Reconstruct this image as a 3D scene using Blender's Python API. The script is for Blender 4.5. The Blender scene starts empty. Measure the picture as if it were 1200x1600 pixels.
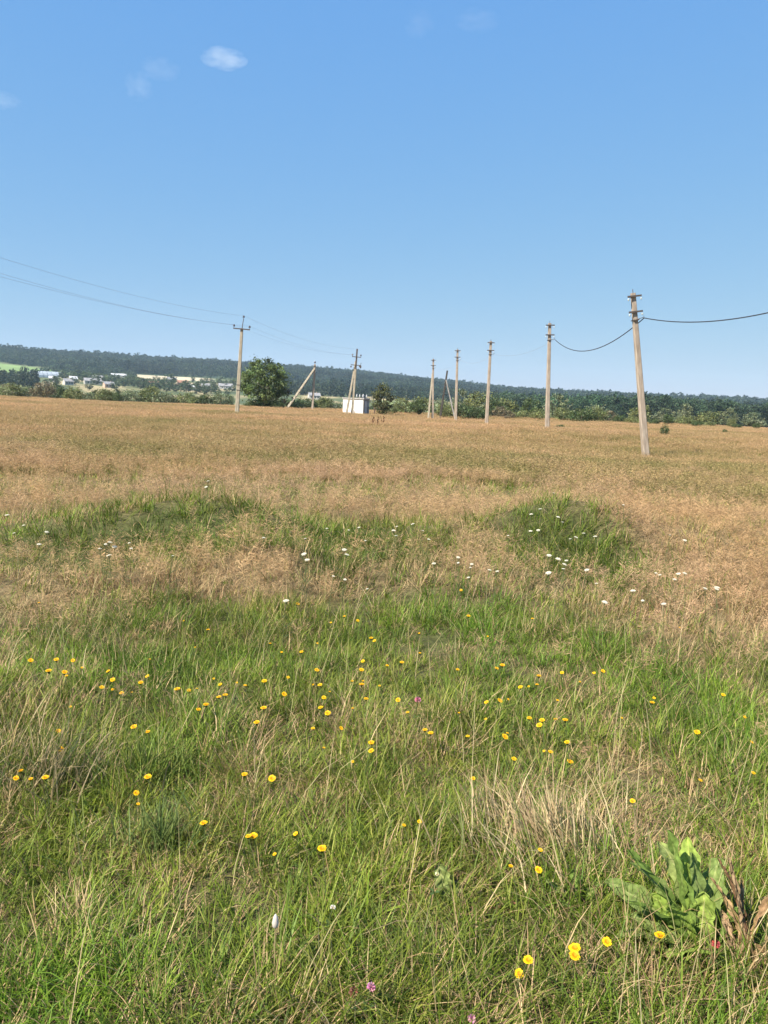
import bpy, math, random
import numpy as np
from mathutils import Vector, Matrix
R = math.radians
random.seed(7); rng = np.random.default_rng(11)
scene = bpy.context.scene

# ------------------------------------------------------------------ camera
FPX, CX, CY = 1209.0, 600.0, 800.0          # photo is 1200 x 1600
EYE = 1.7
PITCH, ROLL = math.atan(173/FPX), R(2.4)
cam_d = bpy.data.cameras.new('camera'); cam = bpy.data.objects.new('camera', cam_d)
scene.collection.objects.link(cam); scene.camera = cam
cam_d.sensor_fit = 'VERTICAL'; cam_d.angle = 2*math.atan(800/FPX)
cam_d.clip_start = 0.05; cam_d.clip_end = 30000
CM = Matrix.Rotation(R(90)-PITCH, 4, 'X') @ Matrix.Rotation(ROLL, 4, 'Z')
cam.matrix_world = Matrix.Translation((0, 0, EYE)) @ CM
CM3 = np.array(CM.to_3x3())

# ------------------------------------------------------------------ sky, sun, exposure
SUN_EL, SUN_AZ = R(46), R(-128)             # azimuth clockwise from +Y (view direction)
w = bpy.data.worlds.new('World'); scene.world = w; w.use_nodes = True
nt = w.node_tree; nt.nodes.clear()
sky = nt.nodes.new('ShaderNodeTexSky'); sky.sky_type = 'NISHITA'; sky.sun_disc = False
sky.sun_elevation = SUN_EL; sky.sun_rotation = SUN_AZ
sky.air_density = 1.0; sky.dust_density = 0.0; sky.ozone_density = 6.0
bg = nt.nodes.new('ShaderNodeBackground'); bg.inputs['Strength'].default_value = 0.0845
out = nt.nodes.new('ShaderNodeOutputWorld')
# one even tone curve over the whole sky (a phone's highlight roll-off): out = k * raw ** g per channel
sep = nt.nodes.new('ShaderNodeSeparateColor'); com = nt.nodes.new('ShaderNodeCombineColor'); nt.links.new(sky.outputs[0], sep.inputs[0])
for ch, (k_, g_) in enumerate(((.80, .63), (1.53, .345), (3.72, .012))):
    pw = nt.nodes.new('ShaderNodeMath'); pw.operation = 'POWER'; pw.inputs[1].default_value = g_
    ml = nt.nodes.new('ShaderNodeMath'); ml.operation = 'MULTIPLY'; ml.inputs[1].default_value = k_
    nt.links.new(sep.outputs[ch], pw.inputs[0]); nt.links.new(pw.outputs[0], ml.inputs[0]); nt.links.new(ml.outputs[0], com.inputs[ch])
nt.links.new(com.outputs[0], bg.inputs[0]); nt.links.new(bg.outputs[0], out.inputs[0])
sd = bpy.data.lights.new('sun', 'SUN'); sd.energy = 4.6; sd.angle = R(0.53); sd.color = (1.0, 0.92, 0.80)
sun = bpy.data.objects.new('sun', sd); scene.collection.objects.link(sun)
SD = Vector((math.sin(SUN_AZ)*math.cos(SUN_EL), math.cos(SUN_AZ)*math.cos(SUN_EL), math.sin(SUN_EL)))
sun.rotation_euler = SD.to_track_quat('Z', 'Y').to_euler(); sun.location = SD*200
vs = scene.view_settings
vs.view_transform = 'Standard'; vs.look = 'None'; vs.gamma = 1.0; vs.exposure = 1.34; vs.use_curve_mapping = False
scene.cycles.max_bounces = 7; scene.cycles.diffuse_bounces = 3; scene.cycles.volume_bounces = 4
scene.cycles.transparent_max_bounces = 4

# ------------------------------------------------------------------ helpers
C = scene.collection
def ray(px, py):
    d = CM3 @ np.array([(px-CX)/FPX, (CY-py)/FPX, -1.0]); return d/np.linalg.norm(d)
def at_range(px, py, D):                    # point on the pixel's ray at horizontal range D
    d = ray(px, py); k = D/math.hypot(d[0], d[1]); return np.array([0, 0, EYE]) + d*k
def at_plane_y(px, py, Y):
    d = ray(px, py); return np.array([0, 0, EYE]) + d*(Y/d[1])
def theta_of(px): 
    d = ray(px, 630); return math.atan2(d[0], d[1])

def _hash(i, j, s):
    n = (i*374761393 + j*668265263 + s*2147483647) & 0xFFFFFFFF
    n = ((n ^ (n >> 13))*1274126177) & 0xFFFFFFFF
    return ((n ^ (n >> 16)) & 0xFFFF)/65535.0
def vnoise(x, y, s=0):
    x = np.asarray(x, float); y = np.asarray(y, float)
    i = np.floor(x).astype(np.int64); j = np.floor(y).astype(np.int64)
    u = x-i; v = y-j; u = u*u*(3-2*u); v = v*v*(3-2*v)
    a = _hash(i, j, s); b = _hash(i+1, j, s); c = _hash(i, j+1, s); d = _hash(i+1, j+1, s)
    return (a*(1-u)+b*u)*(1-v)+(c*(1-u)+d*u)*v
def fbm(x, y, s=0, o=3):
    t = 0; a = .5; n = 0
    for k in range(o):
        t = t+a*vnoise(x*2**k+17.3*k, y*2**k-9.1*k, s+k); n += a; a *= .5
    return t/n
def smooth(a, b, x):
    t = np.clip((np.asarray(x, float)-a)/(b-a), 0, 1); return t*t*(3-2*t)

# ------------------------------------------------------------------ terrain heights
GT = 0.22                                    # height of the field's grass that hides a foot
POLE_PX = dict(                              # base pixel, top pixel, range in metres
    p1=((1010, 709), (989, 458), 35.3), p2=((855, 669), (859, 505), 54.5), p3=((760, 666), (767, 533), 67.4),
    p4=((712, 656), (715, 546), 81.0), p5=((676, 655), (677, 561), 96.0), lp=((370, 645), (378, 513), 60.5),
    ap=((550, 647), (557, 560), 88.0))
ctrl = []
for k, (b, t, D) in POLE_PX.items():
    p = at_range(*b, D); ctrl.append((p[0], p[1], np.clip(p[2]-GT, -.5, .5)))
for px, py, D in ((0, 617, 128), (200, 628, 122), (1200, 665, 140), (1100, 662, 130), (557, 646, 96)):
    p = at_range(px, py, D); ctrl.append((p[0], p[1], np.clip(p[2]-.25, -.5, .5)))
for x, y in ((-6, 14), (0, 14), (7, 14), (-10, 24), (0, 26), (20, 22), (-30, 60), (35, 60)): ctrl.append((x, y, 0))
ctrl = np.array(ctrl)
_d = np.hypot(ctrl[:, None, 0]-ctrl[None, :, 0], ctrl[:, None, 1]-ctrl[None, :, 1])
RBF_W = np.linalg.solve(np.exp(-(_d/14)**2)+np.eye(len(ctrl))*.02, ctrl[:, 2])
MOUNDS = [(-2.1, 9.2, .42, 1.25, .95), (-3.6, 8.4, .22, 1.3, 1.0), (-1.15, 7.4, .24, .75, .6), (.35, 9.4, .18, 1.0, .8),
          (2.15, 9.6, .46, 1.15, .9), (3.3, 8.9, .26, 1.3, .9), (-3.0, 6.3, .12, 1.2, .5), (5.2, 10.0, .2, 1.4, 1.1),
          (-1.9, 4.0, .10, .5, .4), (-6, 10.5, .2, 1.8, 1.2)]
PR = [0, 120, 150, 200, 260, 360, 500, 700, 900, 1100, 1400, 1800, 2100, 2600, 4000, 9000]
PZ = [0, 0, -.7, -2.2, -2.8, -3.0, -.8, 6, 14.5, 23, 44, 69, 71, 48, 20, 10]
SKY_PX = [-400, 0, 200, 370, 470, 560, 620, 680, 730, 800, 900, 1100, 1600]
SKY_S = [1.0, 1.0, .97, .93, .9, .83, .74, .66, .55, .44, .40, .38, .36]
TH_C = np.array([theta_of(p) for p in SKY_PX])
def H(x, y):
    x = np.asarray(x, float); y = np.asarray(y, float)
    r = np.hypot(x, y); th = np.arctan2(x, y)
    s = np.interp(th, TH_C, SKY_S)
    z = np.interp(r, PR, PZ)
    z = np.where(z > 0, z*s, z)
    far = smooth(500, 1500, r)
    z = z+far*9*(fbm(x/260, y/260, 3)-.5)
    near = 1-smooth(14, 30, r)
    z = z+near*(.09*(fbm(x/.8, y/.8, 5)-.5)+.16*(fbm(x/2.6, y/2.6, 9)-.5))*smooth(.5, 4, r)
    fld = (1-smooth(120, 170, r))
    for mx, my, mh, sx, sy in MOUNDS:
        z = z+mh*np.exp(-((x-mx)/sx)**2-((y-my)/sy)**2)*.98
    rb = 0
    for (cx, cy, _), wt in zip(ctrl, RBF_W): rb = rb+wt*np.exp(-((x-cx)**2+(y-cy)**2)/196.0)
    z = z+fld*(rb*smooth(10, 22, r)+.10*(fbm(x/9, y/9, 21)-.5)*smooth(12, 30, r))
    return z
def Hs(x, y): return float(H(np.array([x]), np.array([y]))[0])
def ground_at(px, py, zoff=0.0):             # march the pixel's ray to the terrain
    d = ray(px, py); lo = None
    ts = np.concatenate([np.arange(1.2, 14, .02), np.arange(14, 160, .3)])
    P = np.array([0, 0, EYE])+ts[:, None]*d
    g = P[:, 2]-H(P[:, 0], P[:, 1])-zoff
    k = np.argmax(g < 0) if (g < 0).any() else len(ts)-1
    return P[k]
def on_ground(px, D):
    d = ray(px, 640); k = D/math.hypot(d[0], d[1]); x, y = d[0]*k, d[1]*k
    return Vector((x, y, Hs(x, y)))

# ------------------------------------------------------------------ meadow zones (world ellipses found from pixels)
def zone(px, py, rx, ry):
    c = ground_at(px, py); n = ground_at(px, min(py+ry, 1590)); f_ = ground_at(px, py-ry)
    dep = np.linalg.norm(c-[0, 0, EYE])
    return (c[0], c[1], max(.08, rx/FPX*dep), max(.12, (f_[1]-n[1])/2 if f_[1] < 40 else (c[1]-n[1])))
# px, py, rx, ry, delta dry, height factor
ZP = [(250, 910, 130, 25, .4, 1.1), (560, 905, 120, 22, .35, 1.1), (430, 850, 45, 30, .3, 1.1), (710, 840, 60, 35, .4, 1.1), (1010, 825, 70, 30, .5, 1.1), (990, 965, 140, 35, .5, 1.1), (110, 850, 150, 32, -.85, 1.2), (60, 1180, 120, 90, .30, 1.5), (385, 1180, 50, 80, .30, 1.1), (505, 1255, 75, 35, .55, .55), (230, 1345, 120, 50, .28, .9),
      (860, 1300, 110, 65, .60, 1.2), (960, 1535, 170, 60, .50, .9), (900, 1070, 110, 45, .35, 1.0), (700, 1380, 70, 50, .2, .7),
      (620, 1440, 90, 60, .3, .7), (420, 905, 170, 60, .55, 1.2), (120, 930, 150, 60, .45, 1.1), (720, 900, 110, 35, .45, 1.1), (1110, 950, 130, 60, .40, 1.1),
      (1130, 850, 120, 60, .35, 1.0), (1000, 1200, 90, 60, .1, .9), (650, 800, 170, 25, .3, 1.0), (1050, 1310, 110, 40, .4, .7),
      (330, 832, 110, 36, -.9, 1.35), (170, 862, 200, 38, -.85, 1.25), (560, 850, 170, 34, -1.0, 1.25), (870, 855, 105, 55, -.85, 1.35),
      (970, 895, 130, 45, -.7, 1.2), (300, 965, 90, 24, -.6, 1.1), (470, 975, 120, 22, -.35, 1.0), (90, 985, 120, 22, -.25, 1.0), (650, 950, 80, 25, -.35, 1.0), (830, 960, 70, 25, -.4, 1.0), (560, 1000, 350, 25, -.25, 1.0), (1130, 1130, 90, 60, -.4, .9),
      (870, 1165, 90, 40, -.35, .9), (110, 1490, 160, 80, -.3, 1.2), (520, 1500, 200, 60, -.2, 1.1), (250, 1160, 110, 60, -.25, 1.3),
      (330, 1035, 300, 25, -.3, .8), (640, 1290, 130, 50, -.3, .9), (760, 1080, 80, 60, -.15, 1.2), (800, 1480, 90, 80, -.3, 1.0)]
ZW = [zone(*z[:4])+(z[4], z[5]) for z in ZP]
FARG = [(on_ground(px, D), rx, ry, a) for px, D, rx, ry, a in (
    (560, 13.5, 3.6, .8, -.35), (760, 14.5, 1.8, .7, -.4), (1010, 16, 2.6, 1.0, -.35), (60, 24, 2.4, 1.6, -.5), (160, 34, 4, 2, -.35),
    (470, 19, 4, 1.2, -.3), (620, 30, 6, 2, -.3), (850, 24, 4, 1.5, -.3), (300, 45, 7, 3, -.35), (430, 60, 10, 4, -.3), (1080, 30, 3, 2, -.25))]
def dryness(x, y):
    r = np.hypot(x, y)
    d = np.interp(r, [0, 3, 4.5, 6, 7.5, 10, 11.5, 14, 19, 28], [.20, .20, .22, .40, .57, .70, .78, .55, .56, .72])
    for cx, cy, rx, ry, a, h in ZW: d = d+a*np.exp(-(((x-cx)/rx)**2+((y-cy)/ry)**2)*1.1)
    for p, rx, ry, a in FARG: d = d+a*np.exp(-((x-p.x)/rx)**2-((y-p.y)/ry)**2)
    n = fbm(x/.55, y/.55, 31)-.5; n2 = fbm(x/2.3, y/2.3, 37)-.5; n3 = fbm(x/14, y/5, 43)-.5
    d = d+.8*n*(1-smooth(12, 30, r))+.45*n2+1.1*n3*smooth(10, 18, r)
    return np.clip(d, 0, 1)
def hfactor(x, y):
    f = 1.0
    for cx, cy, rx, ry, a, h in ZW: f = f*(1+(h-1)*.7*np.exp(-(((x-cx)/rx)**2+((y-cy)/ry)**2)))
    return f*np.clip(.2+1.6*fbm(x/.40, y/.40, 51), .4, 1.6)

# ------------------------------------------------------------------ materials
MATS = {}
def nodes(name):
    m = bpy.data.materials.new(name); m.use_nodes = True; n = m.node_tree; n.nodes.clear()
    o = n.nodes.new('ShaderNodeOutputMaterial'); MATS[name] = m; return m, n, o
def foliage_mat(name, transl=.38, inst=False, rough=.55, spec=.25, gain=1.0):
    m, n, o = nodes(name); L = n.links.new
    a = n.nodes.new('ShaderNodeAttribute'); a.attribute_name = 'Col'
    col = a.outputs['Color']
    if inst:
        t = n.nodes.new('ShaderNodeAttribute'); t.attribute_type = 'INSTANCER'; t.attribute_name = 'tint'
        mx = n.nodes.new('ShaderNodeVectorMath'); mx.operation = 'MULTIPLY'
        L(col, mx.inputs[0]); L(t.outputs['Color'], mx.inputs[1]); col = mx.outputs[0]
    p = n.nodes.new('ShaderNodeBsdfPrincipled'); p.inputs['Roughness'].default_value = rough
    p.inputs['Specular IOR Level'].default_value = spec
    tr = n.nodes.new('ShaderNodeBsdfTranslucent'); mi = n.nodes.new('ShaderNodeMixShader'); mi.inputs[0].default_value = transl
    L(col, p.inputs['Base Color']); L(col, tr.inputs['Color'])
    L(p.outputs[0], mi.inputs[1]); L(tr.outputs[0], mi.inputs[2]); L(mi.outputs[0], o.inputs[0])
    return m
def noise_mat(name, c1, c2, scale=4, rough=.8, spec=.2, bump=0.0, detail=6, stretch=None, metal=0.0, trans=0.0):
    m, n, o = nodes(name); L = n.links.new
    tc = n.nodes.new('ShaderNodeTexCoord'); v = tc.outputs['Object']
    if stretch:
        mp = n.nodes.new('ShaderNodeMapping'); mp.inputs['Scale'].default_value = stretch; L(v, mp.inputs[0]); v = mp.outputs[0]
    nz = n.nodes.new('ShaderNodeTexNoise'); nz.inputs['Scale'].default_value = scale; nz.inputs['Detail'].default_value = detail
    L(v, nz.inputs['Vector'])
    cr = n.nodes.new('ShaderNodeValToRGB'); cr.color_ramp.elements[0].position = .32; cr.color_ramp.elements[1].position = .68
    cr.color_ramp.elements[0].color = (*c1, 1); cr.color_ramp.elements[1].color = (*c2, 1); L(nz.outputs['Fac'], cr.inputs[0])
    p = n.nodes.new('ShaderNodeBsdfPrincipled'); L(cr.outputs[0], p.inputs['Base Color'])
    p.inputs['Roughness'].default_value = rough; p.inputs['Specular IOR Level'].default_value = spec; p.inputs['Metallic'].default_value = metal
    if trans: p.inputs['Transmission Weight'].default_value = trans
    if bump:
        b = n.nodes.new('ShaderNodeBump'); b.inputs['Strength'].default_value = bump; b.inputs['Distance'].default_value = .02
        L(nz.outputs['Fac'], b.inputs['Height']); L(b.outputs[0], p.inputs['Normal'])
    L(p.outputs[0], o.inputs[0]); return m
M_grass = foliage_mat('grass_blades', .34)
M_gi = foliage_mat('grass_tufts', .34, inst=True)
M_leafi = foliage_mat('forest_leaves', .2, inst=True, rough=.6)
M_leaf = foliage_mat('tree_leaves', .25, rough=.5)
M_dock = foliage_mat('dock_leaf', .42, rough=.8, spec=.04)
def leafy(mat, sc, amt, bump):
    n = mat.node_tree; L = n.links.new; p = [q for q in n.nodes if q.type == 'BSDF_PRINCIPLED'][0]; a = [q for q in n.nodes if q.type == 'ATTRIBUTE'][0]; tr = [q for q in n.nodes if q.type == 'BSDF_TRANSLUCENT'][0]
    tc = n.nodes.new('ShaderNodeTexCoord'); z = n.nodes.new('ShaderNodeTexNoise'); z.inputs['Scale'].default_value = sc; z.inputs['Detail'].default_value = 7; L(tc.outputs['Object'], z.inputs['Vector'])
    mr = n.nodes.new('ShaderNodeMapRange'); mr.inputs['From Min'].default_value = .3; mr.inputs['From Max'].default_value = .7; mr.inputs['To Min'].default_value = 1-amt; mr.inputs['To Max'].default_value = 1+amt; L(z.outputs['Fac'], mr.inputs['Value'])
    v = n.nodes.new('ShaderNodeVectorMath'); v.operation = 'SCALE'; L(a.outputs['Color'], v.inputs[0]); L(mr.outputs[0], v.inputs['Scale']); L(v.outputs[0], p.inputs['Base Color']); L(v.outputs[0], tr.inputs['Color'])
    b = n.nodes.new('ShaderNodeBump'); b.inputs['Strength'].default_value = bump; b.inputs['Distance'].default_value = .006; L(z.outputs['Fac'], b.inputs['Height']); L(b.outputs[0], p.inputs['Normal'])
leafy(M_dock, 55, .35, .7)
M_petal = foliage_mat('petals', .30, rough=.6)
M_bark = noise_mat('bark', (.10, .07, .05), (.20, .15, .11), 6, .9, .1, .6)
M_conc = noise_mat('concrete_pole', (.23, .185, .145), (.40, .335, .265), 3.0, .85, .2, .3, stretch=(3, 3, .6))
M_conc2 = noise_mat('concrete_pale', (.24, .205, .15), (.42, .37, .28), 3.0, .85, .2, .3, stretch=(3, 3, .6))
M_wood = noise_mat('tarred_wood', (.035, .032, .03), (.08, .07, .06), 5, .85, .2, .4, stretch=(4, 4, .4))
M_steel = noise_mat('rusty_steel', (.05, .045, .045), (.11, .085, .07), 20, .6, .4, .2)
M_glass = noise_mat('insulator_glass', (.42, .50, .52), (.55, .62, .63), 10, .12, .6)
M_porc = noise_mat('insulator_dark', (.06, .055, .06), (.12, .10, .10), 10, .2, .6)
M_cable = noise_mat('cable_sheath', (.02, .022, .025), (.04, .042, .045), 10, .6, .3)
M_wire = noise_mat('aluminium_wire', (.30, .31, .33), (.38, .39, .41), 10, .5, .4, metal=.4)
M_white = noise_mat('white_render', (.70, .67, .60), (.82, .79, .72), 1.6, .85, .2, .15)
M_greyw = noise_mat('grey_brick_paint', (.34, .32, .31), (.46, .44, .42), 2.5, .85, .2, .3)
M_side = noise_mat('shade_and_strut_grey', (.16, .145, .13), (.27, .25, .23), 3, .9, .1)  # substation side: shade put into the colour; pole strut: its own grey
M_slab = noise_mat('roof_slab', (.30, .29, .28), (.42, .40, .38), 3, .9, .1)
M_door = noise_mat('grey_steel_door', (.20, .21, .22), (.28, .29, .30), 4, .5, .4)
M_hw = noise_mat('house_wall', (.36, .34, .31), (.52, .50, .46), .8, .85, .1)
M_hw2 = noise_mat('house_wall_brick', (.36, .25, .19), (.46, .34, .27), .8, .85, .1)
M_roofg = noise_mat('slate_roof', (.18, .18, .19), (.30, .29, .29), .8, .8, .2)
M_roofr = noise_mat('rusty_roof', (.24, .12, .08), (.34, .18, .12), .8, .8, .2)
M_roofw = noise_mat('pale_sheet_roof', (.38, .38, .39), (.54, .55, .56), .8, .6, .3)
M_pane = noise_mat('dark_pane', (.03, .035, .04), (.06, .07, .08), 2, .15, .5)
M_brown = foliage_mat('withered_leaf', .2, rough=.7, spec=.1); leafy(M_brown, 45, .55, .8)

def terrain_mat():
    m, n, o = nodes('meadow_ground'); L = n.links.new
    a = n.nodes.new('ShaderNodeAttribute'); a.attribute_name = 'Col'
    g = n.nodes.new('ShaderNodeNewGeometry')
    def nz(scale, det):
        t = n.nodes.new('ShaderNodeTexNoise'); t.inputs['Scale'].default_value = scale; t.inputs['Detail'].default_value = det
        L(g.outputs['Position'], t.inputs['Vector']); return t
    t1 = nz(.35, 8); t2 = nz(14, 8); t3 = nz(.02, 6)
    def mul(col, fac, lo, hi):
        mr = n.nodes.new('ShaderNodeMapRange'); mr.inputs['From Min'].default_value = .3; mr.inputs['From Max'].default_value = .7
        mr.inputs['To Min'].default_value = lo; mr.inputs['To Max'].default_value = hi; L(fac, mr.inputs['Value'])
        v = n.nodes.new('ShaderNodeVectorMath'); v.operation = 'SCALE'; L(col, v.inputs[0]); L(mr.outputs[0], v.inputs['Scale']); return v.outputs[0]
    c = mul(a.outputs['Color'], t1.outputs['Fac'], .8, 1.2); c = mul(c, t2.outputs['Fac'], .65, 1.35); c = mul(c, t3.outputs['Fac'], .85, 1.15)
    p = n.nodes.new('ShaderNodeBsdfPrincipled'); p.inputs['Roughness'].default_value = .95; p.inputs['Specular IOR Level'].default_value = .1
    b = n.nodes.new('ShaderNodeBump'); b.inputs['Strength'].default_value = .6; b.inputs['Distance'].default_value = .05
    L(t2.outputs['Fac'], b.inputs['Height']); L(b.outputs[0], p.inputs['Normal'])
    L(c, p.inputs['Base Color']); L(p.outputs[0], o.inputs[0]); return m
M_terr = terrain_mat()

# ------------------------------------------------------------------ mesh helpers
def mesh_np(name, V, F, col=None, mat=None, smoothf=False):
    """F: (n,3) or (n,4) int array"""
    me = bpy.data.meshes.new(name); V = np.ascontiguousarray(V, np.float32); F = np.ascontiguousarray(F, np.int32)
    me.vertices.add(len(V)); me.vertices.foreach_set('co', V.ravel())
    k = F.shape[1]; me.loops.add(F.size); me.loops.foreach_set('vertex_index', F.ravel())
    me.polygons.add(len(F)); me.polygons.foreach_set('loop_start', np.arange(0, F.size, k, dtype=np.int32))
    me.polygons.foreach_set('loop_total', np.full(len(F), k, np.int32))
    if smoothf: me.polygons.foreach_set('use_smooth', np.ones(len(F), bool))
    me.update(calc_edges=True)
    if col is not None:
        at = me.color_attributes.new('Col', 'FLOAT_COLOR', 'POINT')
        c4 = np.ones((len(V), 4), np.float32); c4[:, :3] = col; at.data.foreach_set('color', c4.ravel())
    if mat: me.materials.append(mat)
    return me
class MB:
    def __init__(s): s.v = []; s.f = []; s.c = []
    def add(s, vs, fs, col=(1, 1, 1)):
        b = len(s.v); s.v += [tuple(v) for v in vs]; s.f += [tuple(i+b for i in f) for f in fs]; s.c += [col]*len(vs)
    def box(s, x0, x1, y0, y1, z0, z1, col=(1, 1, 1), mtx=None):
        vs = [Vector(p) for p in ((x0,y0,z0),(x1,y0,z0),(x1,y1,z0),(x0,y1,z0),(x0,y0,z1),(x1,y0,z1),(x1,y1,z1),(x0,y1,z1))]
        if mtx: vs = [mtx @ v for v in vs]
        s.add(vs, [(3,2,1,0),(4,5,6,7),(0,1,5,4),(1,2,6,5),(2,3,7,6),(3,0,4,7)], col)
    def loft(s, rings, col=(1, 1, 1), cap=True):
        n = len(rings[0]); vs = [p for r in rings for p in r]; fs = []
        for k in range(len(rings)-1):
            for i in range(n): fs.append((k*n+i, k*n+(i+1) % n, (k+1)*n+(i+1) % n, (k+1)*n+i))
        if cap: fs.append(tuple(range(n))[::-1]); fs.append(tuple((len(rings)-1)*n+i for i in range(n)))
        s.add(vs, fs, col)
    def tube(s, pts, rad, n=6, col=(1, 1, 1)):
        pts = [Vector(p) for p in pts]; rs = rad if isinstance(rad, (list, tuple)) else [rad]*len(pts); rings = []
        for k, p in enumerate(pts):
            t = (pts[min(k+1, len(pts)-1)]-pts[max(k-1, 0)]).normalized()
            u = t.cross(Vector((0, 0, 1)) if abs(t.z) < .9 else Vector((1, 0, 0))).normalized(); v = t.cross(u)
            rings.append([p+(u*math.cos(2*math.pi*i/n)+v*math.sin(2*math.pi*i/n))*rs[k] for i in range(n)])
        s.loft(rings, col)
    def lathe(s, prof, n=10, mtx=None, col=(1, 1, 1)):
        rings = [[Vector((r*math.cos(2*math.pi*i/n), r*math.sin(2*math.pi*i/n), z)) for i in range(n)] for r, z in prof]
        if mtx: rings = [[mtx @ p for p in r] for r in rings]
        s.loft(rings, col)
    def mesh(s, name, mat, smoothf=False):
        me = bpy.data.meshes.new(name); me.from_pydata(s.v, [], s.f)
        at = me.color_attributes.new('Col', 'FLOAT_COLOR', 'POINT')
        c4 = np.ones((len(s.v), 4), np.float32); c4[:, :3] = np.array(s.c, np.float32); at.data.foreach_set('color', c4.ravel())
        if smoothf: me.polygons.foreach_set('use_smooth', np.ones(len(me.polygons), bool))
        me.materials.append(mat); me.update(); return me
def link(name, me, parent=None, loc=None):
    o = bpy.data.objects.new(name, me); C.objects.link(o)
    if parent: o.parent = parent
    if loc is not None: o.location = loc
    return o
def tag(o, label=None, cat=None, group=None, kind=None):
    for k, v in (('label', label), ('category', cat), ('group', group), ('kind', kind)):
        if v: o[k] = v
    return o
def thing(name, label, cat, loc=(0, 0, 0), rz=0, group=None):
    o = bpy.data.objects.new(name, None); C.objects.link(o); o.location = loc; o.rotation_euler = (0, 0, rz); o.empty_display_size = .2
    return tag(o, label, cat, group)
def copy_tree(o, parent=None):
    c = o.copy(); C.objects.link(c); c.parent = parent
    for ch in list(o.children): copy_tree(ch, c)
    return c

# scatter: points carry rotation, scale, prototype index and tint; instances are drawn by geometry nodes (only for uncountable stuff)
def scatter(name, P, rot, scl, idx, tint, protos, label):
    col = bpy.data.collections.new(name+'_kinds')
    for k, me in enumerate(protos):
        col.objects.link(bpy.data.objects.new('%s_kind_%02d' % (name, k), me))
    me = bpy.data.meshes.new(name); n = len(P)
    me.vertices.add(n); me.vertices.foreach_set('co', np.ascontiguousarray(P, np.float32).ravel())
    for nm, ty, key, dat in (('rot', 'FLOAT_VECTOR', 'vector', rot), ('scl', 'FLOAT_VECTOR', 'vector', scl), ('tint', 'FLOAT_COLOR', 'color', None), ('idx', 'INT', 'value', idx)):
        a = me.attributes.new(nm, ty, 'POINT')
        if nm == 'tint': dat = np.concatenate([tint, np.ones((n, 1))], 1)
        a.data.foreach_set(key, np.ascontiguousarray(dat, np.int32 if ty == 'INT' else np.float32).ravel())
    o = link(name, me); tag(o, label, kind='stuff')
    g = bpy.data.node_groups.new(name+'_nodes', 'GeometryNodeTree')
    g.interface.new_socket('Geometry', in_out='INPUT', socket_type='NodeSocketGeometry')
    g.interface.new_socket('Geometry', in_out='OUTPUT', socket_type='NodeSocketGeometry')
    N = g.nodes.new; gi = N('NodeGroupInput'); go = N('NodeGroupOutput'); ip = N('GeometryNodeInstanceOnPoints')
    ci = N('GeometryNodeCollectionInfo'); ci.inputs['Collection'].default_value = col
    ci.inputs['Separate Children'].default_value = True; ci.inputs['Reset Children'].default_value = True
    ip.inputs['Pick Instance'].default_value = True
    def na(nm, ty):
        q = N('GeometryNodeInputNamedAttribute'); q.data_type = ty; q.inputs['Name'].default_value = nm
        return [s for s in q.outputs if s.enabled and s.name == 'Attribute'][0]
    Lk = g.links.new
    Lk(gi.outputs[0], ip.inputs['Points']); Lk(ci.outputs[0], ip.inputs['Instance'])
    Lk(na('idx', 'INT'), ip.inputs['Instance Index']); Lk(na('rot', 'FLOAT_VECTOR'), ip.inputs['Rotation']); Lk(na('scl', 'FLOAT_VECTOR'), ip.inputs['Scale'])
    Lk(ip.outputs[0], go.inputs[0])
    md = o.modifiers.new('scatter', 'NODES'); md.node_group = g
    return o

# ------------------------------------------------------------------ ground
def landcover(x, y):
    r = np.hypot(x, y); th = np.arctan2(x, y); n = len(x)
    dry = dryness(x, y)
    soil = np.array([.058, .066, .022]); thatch = np.array([.20, .145, .078]); green = np.array([.075, .088, .030])
    c = soil[None]*np.ones((n, 1))
    k = (dry*.8)[:, None]; c = c*(1-k)+thatch*k
    k = (smooth(12, 30, r))[:, None]; tanf = np.array([.31, .20, .115])*(dry[:, None])+np.array([.13, .13, .05])*(1-dry[:, None])
    c = c*(1-k)+tanf*k
    def put(mask, col):
        nonlocal c; mk = np.clip(mask, 0, 1)[:, None]; c = c*(1-mk)+np.array(col)*mk
    put(smooth(128, 150, r), (.17, .15, .075))
    put(smooth(165, 200, r), (.10, .115, .05))
    put(smooth(700, 1000, r)*.5, (.12, .14, .07))
    vp_ = fbm(th*38, r/70, 111); put(smooth(170, 260, r)*(1-smooth(900, 1000, r))*smooth(.52, .60, vp_), (.30, .25, .14)); put(smooth(170, 260, r)*(1-smooth(900, 1000, r))*(1-smooth(.36, .42, vp_)), (.07, .09, .045))
    T = theta_of
    put((th < T(185)+.01*np.sin(r/90))*(r > 900)*(r < np.interp(th, [T(-300), T(0), T(180)], [1500, 1310, 1010])), (.17, .24, .085))
    put((th > T(205))*(th < T(335))*(r > 1000)*(r < 1150), (.44, .37, .25))
    put((th > T(430))*(th < T(612))*(r > 985)*(r < 1085), (.44, .37, .25))
    put((th > T(590))*(th < T(720))*(r > 300)*(r < 620), (.20, .24, .10))
    put((th > T(270))*(th < T(345))*(r > 780)*(r < 850), (.40, .33, .21))
    put((th > T(510))*(th < T(585))*(r > 270)*(r < 420), (.12, .22, .07))
    put((r > 1150)*(r < 2600)*(th > T(190))+(r > 1330)*(th <= T(190)), (.045, .065, .035))
    return c
rad = np.concatenate([np.geomspace(.4, 14, 110), np.geomspace(14.6, 600, 90), np.arange(620, 1300, 14), np.geomspace(1330, 9500, 40)])
ang = np.concatenate([np.arange(-50, 50.01, .5), np.arange(54, 309.9, 6)]); ang = np.radians(ang)
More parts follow.
